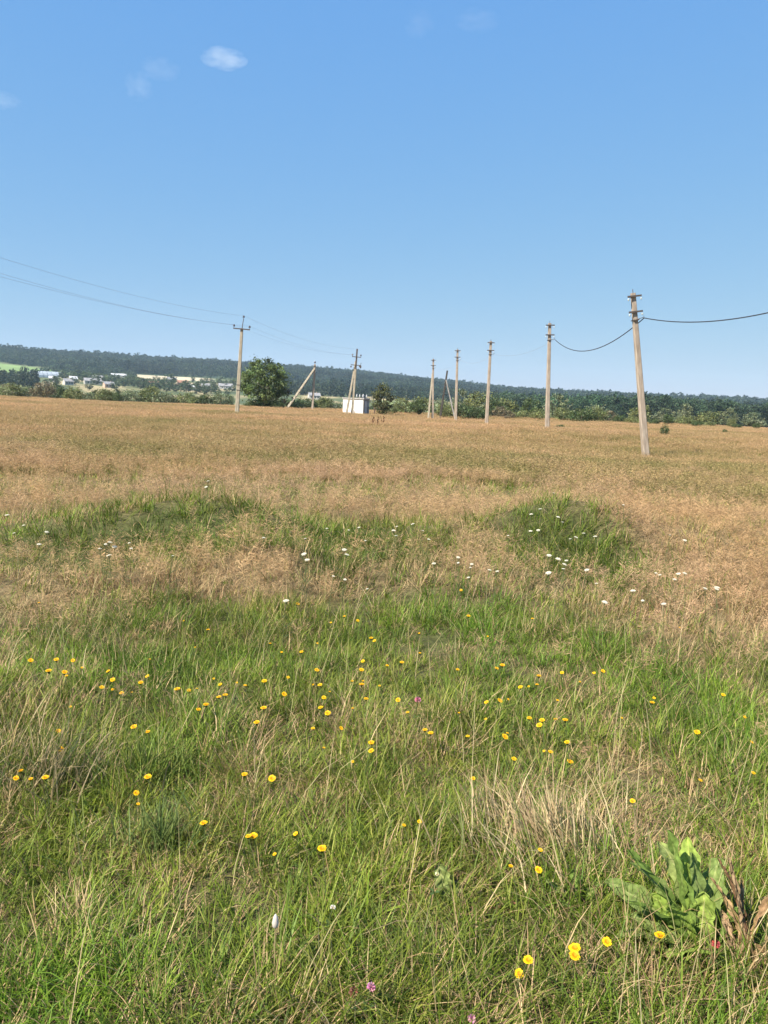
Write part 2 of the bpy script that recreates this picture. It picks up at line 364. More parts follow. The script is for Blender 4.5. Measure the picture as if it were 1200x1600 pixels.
RR, AA = np.meshgrid(rad, ang, indexing='ij'); gx = (RR*np.sin(AA)).ravel(); gy = (RR*np.cos(AA)).ravel()
nr, na_ = len(rad), len(ang)
ii, jj = np.meshgrid(np.arange(nr-1), np.arange(na_), indexing='ij'); j2 = (jj+1) % na_
F = np.stack([ii*na_+jj, (ii+1)*na_+jj, (ii+1)*na_+j2, ii*na_+j2], -1).reshape(-1, 4)[:, ::-1]
V = np.stack([gx, gy, H(gx, gy)], 1)
V = np.concatenate([V, [[0, 0, Hs(0, 0)]]]); cc = landcover(V[:, 0], V[:, 1])
fan = np.stack([np.full(na_, nr*na_), np.arange(na_), (np.arange(na_)+1) % na_, np.full(na_, nr*na_)], -1)
me = mesh_np('meadow_ground', V, F, cc, M_terr, True)
ob = link('ground', me); tag(ob, kind='structure', label='dry meadow ground running out to the valley and wooded hill')
F = None
cap = mesh_np('ground_cap', np.concatenate([V[:na_], V[-1:]]), np.stack([np.full(na_, na_), (np.arange(na_)+1) % na_, np.arange(na_)], -1), np.concatenate([cc[:na_], cc[-1:]]), M_terr, True)
co = link('ground_patch', cap); tag(co, kind='structure')

# ------------------------------------------------------------------ grass blades (real mesh, near and middle field)
def blades(X, Y, L, W, az, lean, curv, col, nseg, twist=None, z0=-.01):
    n = len(X); Z = H(X, Y)+z0
    P = np.zeros((n, nseg+1, 3)); P[:, 0] = np.stack([X, Y, Z], 1)
    dx, dy = np.cos(az), np.sin(az)
    for k in range(nseg):
        ph = lean+curv*(k+.3)/nseg; st = L/nseg
        P[:, k+1] = P[:, k]+np.stack([dx*np.sin(ph)*st, dy*np.sin(ph)*st, np.cos(ph)*st], 1)
    tw = az+math.pi/2 if twist is None else twist
    sx, sy = np.cos(tw), np.sin(tw); side = np.stack([sx, sy, np.zeros(n)], 1)
    m = 2*nseg+1; V = np.zeros((n, m, 3), np.float32)
    prof = [1.0, 1.0, .8, .5] if nseg == 3 else [1.0, .85, .5]
    for k in range(nseg):
        hw = (W*.5*prof[k])[:, None]*side
        V[:, 2*k] = P[:, k]-hw; V[:, 2*k+1] = P[:, k]+hw
    V[:, m-1] = P[:, nseg]
    tris = []
    for k in range(nseg-1): a = 2*k; tris += [(a, a+1, a+3), (a, a+3, a+2)]
    a = 2*(nseg-1); tris.append((a, a+1, a+2)); tris = np.array(tris)
    F = (np.arange(n)[:, None, None]*m+tris[None]).reshape(-1, 3)
    cv = np.repeat(col[:, None, :], m, 1).astype(np.float32)
    return V.reshape(-1, 3), F, cv.reshape(-1, 3)
G_PAL = np.array([(.080, .132, .011), (.128, .188, .016), (.195, .238, .030), (.108, .160, .033), (.25, .250, .053), (.165, .208, .020)])
D_PAL = np.array([(.44, .31, .158), (.56, .42, .225), (.29, .185, .095), (.40, .265, .142), (.50, .38, .195), (.36, .235, .122)])
def sample_sector(r0, r1, dens, dens_max, halfw=.60, margin=1.1):
    """uniform points in x,y strips with density function (per m2) by rejection"""
    area_w = 2*(halfw*r1+margin); n = int(dens_max*area_w*(r1-r0))
    x = rng.uniform(-area_w/2, area_w/2, n); y = rng.uniform(r0*.75, r1, n)
    r = np.hypot(x, y); ok = (np.abs(x) < halfw*y+margin) & (r >= r0) & (r < r1)
    x, y, r = x[ok], y[ok], r[ok]
    ok = rng.uniform(0, 1, len(x))*dens_max < dens(r)
    return x[ok], y[ok]
def grass_band(r0, r1, tufts, per, nseg, wmul, lmul, spread):
    x, y = sample_sector(r0, r1, lambda r: np.interp(r, [r0, r1], tufts), max(tufts), .60, 2.1 if r1 < 7 else 1.6)
    n = len(x); dry = dryness(x, y); hf = hfactor(x, y)
    bare = fbm(x/.45, y/.45, 61); keep = rng.uniform(0, 1, n) < np.clip(.45+1.1*bare, 0, 1); x, y, dry, hf = x[keep], y[keep], dry[keep], hf[keep]; n = len(x)
    tdry = (rng.uniform(0, 1, n) < dry**1.2).astype(float)*rng.uniform(.55, 1, n)+.13
    thue = rng.integers(0, len(G_PAL), n); dhue = rng.integers(0, len(D_PAL), n); taz = rng.uniform(0, 2*math.pi, n); tl = hf*rng.uniform(.6, 1.35, n)
    k = np.repeat(np.arange(n), per); m = len(k)
    a = rng.uniform(0, 2*math.pi, m); rr = np.abs(rng.normal(0, spread, m))*(.6+tl[k]*.5)
    X = x[k]+np.cos(a)*rr; Y = y[k]+np.sin(a)*rr
    isdry = rng.uniform(0, 1, m) < tdry[k]
    g = .6*G_PAL[thue[k]]+.4*G_PAL[rng.integers(0, len(G_PAL), m)]; d = .5*D_PAL[dhue[k]]+.5*D_PAL[rng.integers(0, len(D_PAL), m)]
    pl = fbm(x/.42, y/.42, 141)[k][:, None]; pw_ = fbm(x/.9, y/.9, 143)[k][:, None]
    wd_ = np.zeros(n)
    for cx, cy, rx, ry, a_, h_ in ZW:
        if a_ <= -.7: wd_ = np.maximum(wd_, np.exp(-(((x-cx)/rx)**2+((y-cy)/ry)**2)))
    g = g*(1-.24*wd_[k])[:, None]*(.55+.9*pl)*np.concatenate([.82+.5*(pw_-.3), np.ones_like(pw_), .8+.6*(pw_-.3)], 1)
    col = np.where(isdry[:, None], d, g)*rng.uniform(.65, 1.4, (m, 1))
    L = lmul*rng.uniform(.35, 1.2, m)*tl[k]; W = wmul*rng.uniform(.6, 1.4, m)*np.where(isdry, .75, 1)
    az = np.where(rng.uniform(0, 1, m) < .5, a, taz[k]+rng.normal(0, .6, m))
    lean = np.abs(rng.normal(.15, .35, m))+.5*rr/spread*.4; curv = np.abs(rng.normal(.8, .7, m))
    flat = rng.uniform(0, 1, m) < np.where(isdry, .45, .16); lean = np.where(flat, rng.uniform(.7, 1.45, m), lean); curv = np.where(flat, rng.normal(0, .3, m), curv)
    
    tw = rng.uniform(0, math.pi, m)
    return blades(X, Y, L, W, az, lean, curv, col, nseg, np.where(rng.uniform(0, 1, m) < .6, az+math.pi/2, tw))
parts = [grass_band(.7, 4.6, (430, 260), 14, 2, .0042, .065, .06), grass_band(.7, 3.4, (600, 480), 25, 3, .0034, .13, .05), grass_band(3.4, 6.5, (340, 200), 24, 2, .0044, .15, .055),
         grass_band(6.5, 12, (95, 48), 24, 2, .0062, .20, .075), grass_band(12, 22, (38, 16), 24, 2, .0095, .20, .10)]
# long pale seed stalks arching over the near grass
x, y = sample_sector(.9, 7, lambda r: np.interp(r, [.9, 7], [42, 60]), 60); n = len(x); dr = dryness(x, y)
ok = rng.uniform(0, 1, n) < .25+.75*dr; x, y = x[ok], y[ok]; n = len(x)
parts.append(blades(x, y, rng.uniform(.25, .52, n), rng.uniform(.0018, .003, n), rng.uniform(-.9, 3.6, n), np.abs(rng.normal(.2, .25, n)), np.abs(rng.normal(.5, .7, n)),
                    np.array([(.50, .41, .23), (.42, .33, .18), (.36, .34, .14), (.33, .30, .13)])[rng.integers(0, 4, n)]*rng.uniform(.8, 1.2, (n, 1)), 3))
# grass growing up round and in front of the dock plants
dq = ground_at(1098, 1500); n = 520; a = rng.uniform(0, 6.283, n); rr = .10+np.abs(rng.normal(.10, .12, n))
isd = rng.uniform(0, 1, n) < .4; cl = np.where(isd[:, None], D_PAL[rng.integers(0, 6, n)], G_PAL[rng.integers(0, 6, n)])*rng.uniform(.8, 1.3, (n, 1))
parts.append(blades(dq[0]+np.cos(a)*rr*1.3, dq[1]+np.sin(a)*rr, rng.uniform(.12, .30, n), rng.uniform(.0025, .0042, n), rng.uniform(0, 6.283, n), np.abs(rng.normal(.2, .25, n)), np.abs(rng.normal(.6, .5, n)), cl, 3, rng.uniform(0, math.pi, n)))
def joined(ps):
    off = 0; Vs, Fs, Cs = [], [], []
    for V, F, c in ps: Vs.append(V); Fs.append(F+off); Cs.append(c); off += len(V)
    return np.concatenate(Vs), np.concatenate(Fs), np.concatenate(Cs)
V, F, c_ = joined(parts); print('grass tris', len(F))
go_ = link('grass', mesh_np('grass', V, F, c_, M_grass)); tag(go_, 'mixed green and straw coloured grass of the near meadow', kind='stuff')

# dry tussock of tall straw by the dock and the dark one at the left: real tussocks one can point at
def tussock(px, py, rad_, nb, L, cols, label, leanx, sd=1.4):
    p = ground_at(px, py); n = nb
    a = rng.uniform(0, 6.283, n); rr = np.abs(rng.normal(0, rad_*.5, n)); X = p[0]+np.cos(a)*rr; Y = p[1]+np.sin(a)*rr*.7
    cl = np.array(cols)[rng.integers(0, len(cols), n)]*rng.uniform(.75, 1.25, (n, 1))
    V, F, c = blades(X, Y, L*rng.uniform(.5, 1.15, n), rng.uniform(.003, .0055, n), rng.normal(leanx, sd, n), np.abs(rng.normal(.35, .25, n)), np.abs(rng.normal(.6, .45, n)), cl, 3, rng.uniform(0, math.pi, n))
    V = V-np.array([p[0], p[1], 0]); z = Hs(p[0], p[1]); V[:, 2] -= z
    t = thing('grass_tussock', label, 'tussock', (p[0], p[1], z)); o = link('blades', mesh_np('tussock_blades', V, F, c, M_grass), t); o['kind'] = 'stuff'; return t
tussock(865, 1345, .40, 560, .30, [(.52, .41, .22), (.46, .35, .19), (.40, .28, .16), (.55, .45, .26), (.15, .18, .05)], 'tan dry grass tussock leaning behind the broad-leaved dock plant', 2.4, .8)
tussock(70, 1235, .42, 400, .32, [(.30, .24, .13), (.09, .13, .03), (.42, .33, .18), (.07, .10, .025), (.22, .17, .09)], 'tall mixed tussock of dark green and straw blades in flowery grass', .6)
tussock(230, 1225, .30, 330, .27, [(.11, .17, .025), (.15, .21, .03), (.11, .16, .035), (.24, .25, .06)], 'tall dark green grass tussock between yellow flowers', 1.4)
tussock(250, 1330, .22, 260, .21, [(.13, .18, .045), (.19, .22, .06), (.10, .15, .04)], 'fountain shaped pale green grass tussock', 1.6)

# feathery bent-grass panicles and far clumps: instanced stuff
def panicle_clump(nst, spread, hgt, nbr, bw, seed, blades_n=0, blw=.006):
    r = np.random.default_rng(seed); V = []; F = []; Cc = []
    def tri(a, b, c, col): k = len(V); V.extend([a, b, c]); F.append((k, k+1, k+2)); Cc.extend([col]*3)
    for s in range(nst):
        b = np.array([r.normal(0, spread), r.normal(0, spread), 0]); az = r.uniform(0, 6.28); le = abs(r.normal(.12, .14)); h = hgt*r.uniform(.65, 1.15)
        ax = np.array([math.cos(az)*math.sin(le), math.sin(az)*math.sin(le), math.cos(le)]); side = np.array([r.normal(), r.normal(), 0]); side /= np.linalg.norm(side)
        t0 = b+ax*h; col = np.array([.48, .325, .178])*r.uniform(.75, 1.2); stc = np.array([.36, .29, .13])*r.uniform(.7, 1.1)
        k = len(V); V.extend([b-side*bw*.4, b+side*bw*.4, t0]); F.append((k, k+1, k+2)); Cc.extend([stc]*3)
        for q in range(nbr):
            t = r.uniform(.62, 1.0); p = b+ax*h*t; L = hgt*.16*(1.25-t)*2.2*r.uniform(.5, 1.1); a2 = r.uniform(0, 6.28); up = r.uniform(.1, .9)
            d = np.array([math.cos(a2), math.sin(a2), up]); d /= np.linalg.norm(d); e = p+d*L; s2 = np.cross(d, r.normal(0, 1, 3)); s2 /= np.linalg.norm(s2)+1e-6
            tri(p, e-s2*bw, e+s2*bw, col*r.uniform(.8, 1.25))
    for s in range(blades_n):
        b = np.array([r.normal(0, spread*1.1), r.normal(0, spread*1.1), 0]); az = r.uniform(0, 6.28); le = abs(r.normal(.3, .3)); h = hgt*r.uniform(.3, .75)
        sd = np.array([-math.sin(az+r.normal(0, .5)), math.cos(az), 0])*blw*.5
        mid = b+np.array([math.cos(az)*math.sin(le), math.sin(az)*math.sin(le), math.cos(le)])*h*.55; tip = mid+np.array([math.cos(az)*math.sin(le+.6), math.sin(az)*math.sin(le+.6), math.cos(le+.6)])*h*.5
        col = (D_PAL if r.uniform() < .62 else G_PAL)[r.integers(0, 6)]*r.uniform(.8, 1.2)
        k = len(V); V.extend([b-sd, b+sd, mid+sd*.8, mid-sd*.8, tip]); F.extend([(k, k+1, k+2), (k, k+2, k+3), (k+3, k+2, k+4)]); Cc.extend([col]*5)
    return mesh_np('tuft_kind', np.array(V), np.array(F), np.array(Cc), M_gi)
pk = [panicle_clump(6, .06, .42, 26, .0016, 100+i) for i in range(6)]
x, y = sample_sector(3.2, 24, lambda r: np.interp(r, [3.2, 5.5, 8, 14, 24], [5, 20, 44, 32, 15]), 44); n = len(x); d = dryness(x, y)
ok = rng.uniform(0, 1, n) < np.clip(d*1.25-.22, .02, 1); x, y, d = x[ok], y[ok], d[ok]; n = len(x); r = np.hypot(x, y)
s = rng.uniform(.55, 1.1, n)*(.75+.45*fbm(x/1.6, y/1.6, 71)); s3 = np.stack([s*1.1, s*1.1, s], 1)*np.interp(r, [3, 8, 24], [.8, 1, 1.0])[:, None]
tint = rng.uniform(.75, 1.25, (n, 1))*np.stack([np.ones(n), .96+.10*(fbm(x/3, y/3, 73)-.4), .95+.3*(fbm(x/2, y/2, 77)-.5)], 1)
scatter('feathery_grass', np.stack([x, y, H(x, y)-.01], 1), np.stack([rng.normal(0, .12, n), rng.normal(0, .12, n), rng.uniform(0, 6.28, n)], 1), s3, rng.integers(0, 6, n), tint, pk,
        'tan feathery seed heads of bent grass over the meadow')
print('panicles', n)
fk = [panicle_clump(22, .22, .36, 10, .006, 200+i, 46, .016) for i in range(6)]
xs, ys = [], []
for r0, r1, den in ((16, 30, 13), (30, 60, 7), (60, 100, 3.2), (100, 142, 2.0)):
    a, b = sample_sector(r0, r1, lambda r: np.full(len(r), den), den, .66, 2); xs.append(a); ys.append(b)
x = np.concatenate(xs); y = np.concatenate(ys); n = len(x); d = dryness(x, y); r = np.hypot(x, y)
s = rng.uniform(.6, 1.15, n)*(.6+.6*fbm(x/4, y/3, 81)); wd = np.interp(r, [16, 60, 140], [1.0, 1.5, 2.2]); s3 = np.stack([s*wd, s*wd, s], 1)
dk = np.clip(d+rng.normal(0, .15, n), 0, 1)[:, None]
tint = (np.array([.46, .60, .36])*(1-dk)+np.array([1.06, 1.0, .98])*dk)*rng.uniform(.82, 1.18, (n, 1))
scatter('dry_field_grass', np.stack([x, y, H(x, y)-.01], 1), np.stack([np.zeros(n), np.zeros(n), rng.uniform(0, 6.28, n)], 1), s3, rng.integers(0, 6, n), tint, fk,
        'dry tan grass covering the far part of the field')
print('far clumps', n)

# ------------------------------------------------------------------ trees
def crown_mesh(name, mat, seed, wx, wz, zc, nclump, nleaf, leaf, base, var=.35, cl=.28, skirt=0.0):
    """leaf quads gathered in clumps spread through a lumpy crown; wx half width, wz half height, zc centre height"""
    r = np.random.default_rng(seed); Ps = []; Cs = []
    lob = r.normal(0, 1, (7, 3)); lob /= np.linalg.norm(lob, axis=1)[:, None]; la = r.uniform(-.22, .20, 7)
    for c in range(nclump):
        d = r.normal(0, 1, 3); d /= np.linalg.norm(d); k = r.uniform(.35, 1)**.5
        k *= 1+sum(a*max(0, float(d @ l))**3 for a, l in zip(la, lob))
        ctr = np.array([d[0]*wx*k, d[1]*wx*k, zc+d[2]*wz*k])
        if skirt and ctr[2] < zc: ctr[:2] *= 1+skirt*(zc-ctr[2])/wz*.5
        tone = 1+r.normal(0, var); tone = min(max(tone, .45), 1.7)
        m = max(3, int(nleaf*r.uniform(.6, 1.4))); cr = cl*wx*r.uniform(.6, 1.25)
        p = ctr+r.normal(0, 1, (m, 3))*np.array([cr, cr, cr*.75])*.6
        p[:, 2] = np.maximum(p[:, 2], .05*wz); Ps.append(p)
        Cs.append(np.array(base)*tone*r.uniform(.8, 1.2, (m, 1))*np.array([r.uniform(.9, 1.15), 1, r.uniform(.85, 1.1)]))
    P = np.concatenate(Ps); cc = np.concatenate(Cs); n = len(P)
    nrm = r.normal(0, 1, (n, 3))+np.array([0, 0, .5]); nrm /= np.linalg.norm(nrm, axis=1)[:, None]
    u = np.cross(nrm, r.normal(0, 1, (n, 3))); u /= np.linalg.norm(u, axis=1)[:, None]; v = np.cross(nrm, u)
    s = (leaf*r.uniform(.6, 1.4, n))[:, None]
    V = np.stack([P-u*s*.6, P+v*s*.32-u*s*.1, P+u*s*.75, P-v*s*.32+u*s*.05], 1).reshape(-1, 3)
    return mesh_np(name, V, np.arange(n*4).reshape(-1, 4), np.repeat(cc, 4, 0), mat)
def trunk_mesh(name, seed, h, r0, nl, spread):
    r = random.Random(seed); m = MB()
    top = Vector((r.uniform(-.1, .1)*h, r.uniform(-.1, .1)*h, h))
    m.tube([(0, 0, -.2), (0, 0, .1*h), top*.5+Vector((r.uniform(-.04, .04)*h, 0, 0)), top], [r0*1.35, r0, r0*.75, r0*.3], 7, (.6, .6, .6))
    for k in range(nl):
        a = r.uniform(0, 6.28); t = r.uniform(.25, .8); s = top*t; e = s+Vector((math.cos(a)*spread*r.uniform(.5, .95), math.sin(a)*spread*r.uniform(.5, .95), h*r.uniform(.1, .4)))
        mid = (s+e)/2+Vector((0, 0, -.05*h)); m.tube([s, mid, e], [r0*.45, r0*.3, r0*.1], 5, (.6, .6, .6))
    return m.mesh(name, M_bark, True)

# forests that read as one mass
fp = [crown_mesh('forest_kind', M_leafi, 300+i, 3.6, 5.6, 6.0, 26, 9, 1.25, (.034, .052, .030), .3, .36) for i in range(5)]
fp += [crown_mesh('forest_kind', M_leafi, 320+i, 2.6, 6.6, 7.0, 24, 9, 1.1, (.022, .036, .026), .3, .36) for i in range(2)]
T = theta_of
def sector_pts(t0, t1, r0, r1, per_m2):
    n = int(abs(t1-t0)/2*(r1*r1-r0*r0)*per_m2); th = rng.uniform(t0, t1, n); r = np.sqrt(rng.uniform(r0*r0, r1*r1, n)); return r*np.sin(th), r*np.cos(th), r, th
def forest(name, x, y, smin, smax, protos, label, tintc=(1, 1, 1), sink=.6):
    n = len(x); s = rng.uniform(smin, smax, n)*(.75+.5*fbm(x/60, y/60, 91)); tint = np.array(tintc)*rng.uniform(.65, 1.35, (n, 1))*(.2+1.6*fbm(x/75, y/75, 93))[:, None]*np.stack([.85+.3*fbm(x/50, y/50, 94), np.ones(n), np.ones(n)], 1)
    return scatter(name, np.stack([x, y, H(x, y)-sink], 1), np.stack([np.zeros(n), np.zeros(n), rng.uniform(0, 6.28, n)], 1),
                   np.stack([s*rng.uniform(.9, 1.3, n), s*rng.uniform(.9, 1.3, n), s*rng.uniform(.85, 1.15, n)], 1), rng.integers(0, len(protos), n), tint, protos, label)
x, y, r, th = sector_pts(T(-500), T(1700), 1090, 2150, 1/70.)
lim = np.interp(th, [T(-300), T(0), T(180), T(190), T(430), T(612), T(640), T(800)], [1530, 1330, 1030, 1160, 1160, 1090, 900, 900])
ok = (r > lim) & (fbm(x/140, y/140, 95) > .22); x, y = x[ok], y[ok]
forest('hill_forest', x, y, .8, 1.25, fp, 'dark green forest covering the long wooded hill'); print('hill trees', len(x))
x, y, r, th = sector_pts(T(615), T(1500), 640, 1090, 1/75.); ok = fbm(x/110, y/110, 97) > .34; x, y = x[ok], y[ok]
x2, y2, _, _ = sector_pts(T(440), T(625), 640, 900, 1/60.); ok = fbm(x2/70, y2/70, 98) > .3
x3, y3, _, _ = sector_pts(T(-200), T(58), 560, 680, 1/60.)
x4, y4, _, _ = sector_pts(T(60), T(210), 1000, 1045, 1/90.)
x = np.concatenate([x, x2[ok], x3, x4]); y = np.concatenate([y, y2[ok], y3, y4])
forest('valley_woods', x, y, .55, .95, fp, 'woods filling the valley between the village and the hill')
tp = [crown_mesh('treeline_kind', M_leafi, 340+i, 3.2, 4.6, 5.0, 44, 15, .62, (.060, .088, .036), .32, .30) for i in range(5)]
x, y, r, th = sector_pts(T(770), T(1600), 330, 470, 1/26.)
ok = (r > np.interp(th, [T(770), T(900), T(1600)], [400, 345, 330])); x, y = x[ok], y[ok]
n = len(x); forest('treeline', x, y, .85, 1.2, tp, 'dark treeline along the valley beyond the leaning pole', (.50, .62, .66))
x, y, r, th = sector_pts(T(-150), T(900), 190, 330, 1/95.); ok = fbm(x/45, y/45, 99) > .42; x, y = x[ok], y[ok]
forest('valley_scrub', x, y, .22, .5, tp, 'low grey green scrub in the dip beyond the field', (1.15, 1.1, .95), .2)

# trees and shrubs one can tell apart
def make_tree(name, label, px, D, h, wx, seed, base, group=None, leaf=.2, ncl=70, nl=26, low=.12, var=.35, cl=.26):
    p = on_ground(px, D); t = thing(name, label, 'tree' if 'tree' in name else 'shrub', p, random.uniform(0, 6.28), group)
    link('trunk', trunk_mesh('trunk', seed, h*.6, h*.022+.03, 8, wx*.75), t)
    link('crown', crown_mesh('crown', M_leaf, seed, wx, h*(1-low)/2, h*(1+low)/2, ncl, nl, leaf, base, var, cl), t); return t
make_tree('deciduous_tree', 'large round dark green tree between the utility poles at the field edge', 413, 112, 6.9, 3.25, 501, (.105, .150, .048), leaf=.22, ncl=190, nl=60, low=.02, var=.45, cl=.17)
make_tree('deciduous_tree', 'small brownish half-bare tree close beside the round green tree', 443, 114, 3.4, 1.3, 502, (.10, .075, .045), leaf=.16, ncl=40, nl=18)
make_tree('deciduous_tree', 'slender olive tree standing beside the white substation', 598, 104, 4.0, 1.4, 503, (.085, .095, .035), leaf=.2, ncl=80, nl=26, low=.0)
make_tree('deciduous_tree', 'bare grey thicket tree touching the shaded side of the white substation', 585, 106, 2.9, .9, 504, (.10, .09, .075), leaf=.10, ncl=34, nl=14)
shr = []
def proto_shrub(k, h, wx, base, leaf=.15):
    t = thing('shrub', 'x', 'shrub'); link('trunk', trunk_mesh('stems', 520+k, h*.6, .03, 7, wx*.8), t)
    link('crown', crown_mesh('crown', M_leaf, 520+k, wx, h*.48, h*.5, 60, 28, leaf, base, .32, .3, .3), t); return t
KINDS = [((.062, .090, .032), 'dark green'), ((.14, .165, .062), 'olive green'), ((.16, .14, .085), 'brownish'), ((.15, .18, .10), 'pale grey green')]
PROT = {}
for k, (b, nm) in enumerate(KINDS):
    PROT[k] = [proto_shrub(k*3+q, (2.0, 2.4, 1.5)[q], (1.3, 1.15, 1.5)[q], b) for q in range(3)]
used = set()
def put_shrub(kind, q, p, s, sz, label, group):
    key = (kind, q); o = PROT[kind][q]
    if key in used: o = copy_tree(o)
    used.add(key); o.location = p; o.scale = (s, s, sz); o.rotation_euler = (0, 0, random.uniform(0, 6.28)); tag(o, label, 'shrub', group); return o
# (px, range, width factor, height factor, kind)
SH = [(66, 136, 1.25, 1.75, 2), (115, 130, 1.05, 1.35, 1), (60, 128, .35, .35, 2), (184, 128, .55, .75, 0), (165, 138, 1.2, 1.1, 1), (205, 140, 1.6, 1.4, 3), (140, 142, 1.2, 1.0, 3),
      (235, 140, 1.5, 1.5, 1), (258, 138, 1.4, 1.3, 3), (290, 140, 1.5, 1.25, 1), (320, 122, .95, .85, 0), (345, 140, 1.5, 1.2, 3), (20, 140, 1.6, 1.2, 1), (90, 145, 1.3, 1.3, 0), (40, 142, 1.3, 1.0, 3),
      (460, 116, .9, .8, 1), (478, 130, 1.3, 1.2, 0), (505, 132, 1.3, 1.1, 1), (525, 135, 1.2, .9, 3), (395, 112, .8, .5, 0), (436, 110, .7, .5, 0),
      (610, 112, .8, .9, 1), (632, 116, 1.2, .95, 1), (652, 112, 1.0, 1.0, 0), (695, 110, 1.0, .9, 1), (690, 122, 1.4, 1.5, 3), (725, 108, 1.2, 1.0, 0), (742, 106, 1.1, 1.1, 0), (748, 118, 1.5, 1.5, 1),
      (720, 128, 1.5, 1.7, 3), (660, 130, 1.6, 1.4, 1), (705, 108, .8, .65, 1), (780, 118, .9, .7, 2), (795, 112, .8, .5, 2), (815, 118, 1.0, .8, 1), (845, 114, 1.0, .9, 1), (880, 112, 1.0, .75, 1), (870, 125, 1.6, 1.6, 3),
      (910, 108, 1.35, 1.25, 0), (935, 112, 1.1, 1.0, 1), (955, 118, .8, .7, 2), (930, 128, 1.5, 1.6, 3), (968, 114, .7, .75, 0), (990, 112, .7, .7, 1), (1023, 112, .5, .6, 0), (1045, 115, .65, .7, 0), (1072, 118, .85, .85, 1), (1070, 128, 1.1, 1.35, 3),
      (1093, 110, .55, .55, 0), (1112, 116, .5, .4, 1), (1142, 128, 1.0, 1.2, 3), (1155, 108, .5, .35, 0), (1145, 114, .45, .5, 1), (1185, 112, .4, .4, 0), (1000, 130, 1.3, 1.2, 1), (1180, 132, 1.5, 1.0, 3), (1110, 134, 1.6, 1.0, 1), (1040, 134, 1.5, 1.1, 3),
      (830, 132, 1.6, 1.5, 0), (790, 134, 1.6, 1.6, 1), (770, 130, 1.3, 1.5, 0)]
for px, D, s, sz, k in SH:
    nm = KINDS[k][1]; size = 'tiny' if s < .6 else ('small' if s < 1.0 else 'broad')
    side = 'below the village' if px < 360 else ('near the round tree' if px < 540 else ('among the row of poles' if px < 880 else 'beyond the leaning pole'))
    lab = '%s %s shrub at the field edge %s' % (size, nm, side)
    put_shrub(k, random.randrange(3), on_ground(px, D), s, sz, lab, '%s %s shrubs %s' % (size, nm, side))
# small dark bushes standing out in the dry field
for px, py, s, sz, lab in ((1037, 684, .16, .28, 'tiny dark bush in dry grass beside the leaning pole'), (876, 672, .22, .22, 'tiny dark bush in the dry grass by the second concrete pole'), (1132, 680, .14, .16, 'tiny dark bush in open dry grass far from the poles')):
    p = ground_at(px, py); put_shrub(0, random.randrange(3), Vector((p[0], p[1], Hs(p[0], p[1]))), s*1.4, sz*1.4, lab, None)
for k in PROT:
    for q, o in enumerate(PROT[k]):
        if (k, q) not in used:
            for ch in list(o.children): bpy.data.objects.remove(ch)
            bpy.data.objects.remove(o)

# village trees
vp = {}
VT = [(8, 640, 1.0), (30, 620, 1.1), (52, 650, .9), (88, 600, .9), (118, 640, .7), (132, 720, 1.1), (150, 680, .9), (175, 700, .9), (192, 640, .8), (210, 730, 1.0), (228, 660, .8), (245, 760, .9), (265, 720, 1.35),
      (270, 640, .7), (290, 700, .8), (305, 640, .7), (318, 760, .8), (335, 650, .8), (350, 720, .8), (362, 640, .7), (100, 760, .9), (160, 800, .8), (200, 820, .8), (240, 560, .7), (320, 560, .7), (140, 540, .6), (180, 560, .7), (75, 560, .7)]+[(90+int(280*((k*.618) % 1)), 540+int(330*((k*.377) % 1)), .55+.5*((k*.271) % 1)) for k in range(60)]
for i, (px, D, s) in enumerate(VT):
    k = i % 3
    if k not in vp:
        t = thing('village_tree', 'x', 'tree'); link('trunk', trunk_mesh('trunk', 560+k, 6, .2, 7, 2.6), t)
        link('crown', crown_mesh('crown', M_leaf, 560+k, 3.6, 4.2, 5.2, 40, 18, .7, (.062, .088, .042), .32, .3), t); vp[k] = t; o = t
    else: o = copy_tree(vp[k])
    o.location = on_ground(px, D)-Vector((0, 0, .1)); o.scale = (s*1.15, s*1.15, s*.95); o.rotation_euler = (0, 0, random.uniform(0, 6.28))
    tag(o, 'rounded dark tree among the village houses', 'tree', 'trees among the village houses')

# ------------------------------------------------------------------ village houses
def house(px, D, wdt, dep, h, rh, wall, roof, label, rz=0, name='house', group=None):
    p = on_ground(px, D); t = thing(name, label, 'house', (p.x, p.y, p.z-.1), -math.atan2(p.x, p.y)+rz, group)
    a, b = wdt/2, dep/2
    m = MB(); m.add([(-a,-b,0),(a,-b,0),(a,b,0),(-a,b,0),(-a,-b,h),(a,-b,h),(a,b,h),(-a,b,h),(-a,0,h+rh),(a,0,h+rh)], [(0,1,5,4),(2,3,7,6),(1,2,6,9,5),(3,0,4,8,7),(3,2,1,0)]); link('wall', m.mesh('wall', wall), t)
    m = MB(); o = .35; k = rh/b
    for s in (-1, 1):
        e = h-o*k+.05; m.add([(-a-o, s*(b+o), e), (a+o, s*(b+o), e), (a+o, 0, h+rh+.05), (-a-o, 0, h+rh+.05), (-a-o, s*(b+o), e+.14), (a+o, s*(b+o), e+.14), (a+o, 0, h+rh+.2), (-a-o, 0, h+rh+.2)],
                             [(0,1,2,3),(7,6,5,4),(0,4,5,1),(1,5,6,2),(3,7,4,0)])
    ro = link('roof', m.mesh('roof', roof), t)
    m = MB(); m.box(a*.4, a*.4+.5, -.25, .25, h+rh*.6, h+rh+.7); link('chimney', m.mesh('chimney', M_hw2), ro)
    for wx in (-.55, .1, .6):
        m = MB(); m.box(a*wx-.5, a*wx+.5, -b-.05, -b+.05, h*.35, h*.8); link('window', m.mesh('window', M_pane), t)
    m = MB(); m.box(-a*.22-.45, -a*.22+.45, -b-.06, -b+.04, .05, 2.1); link('door', m.mesh('door', M_door), t)
    return t
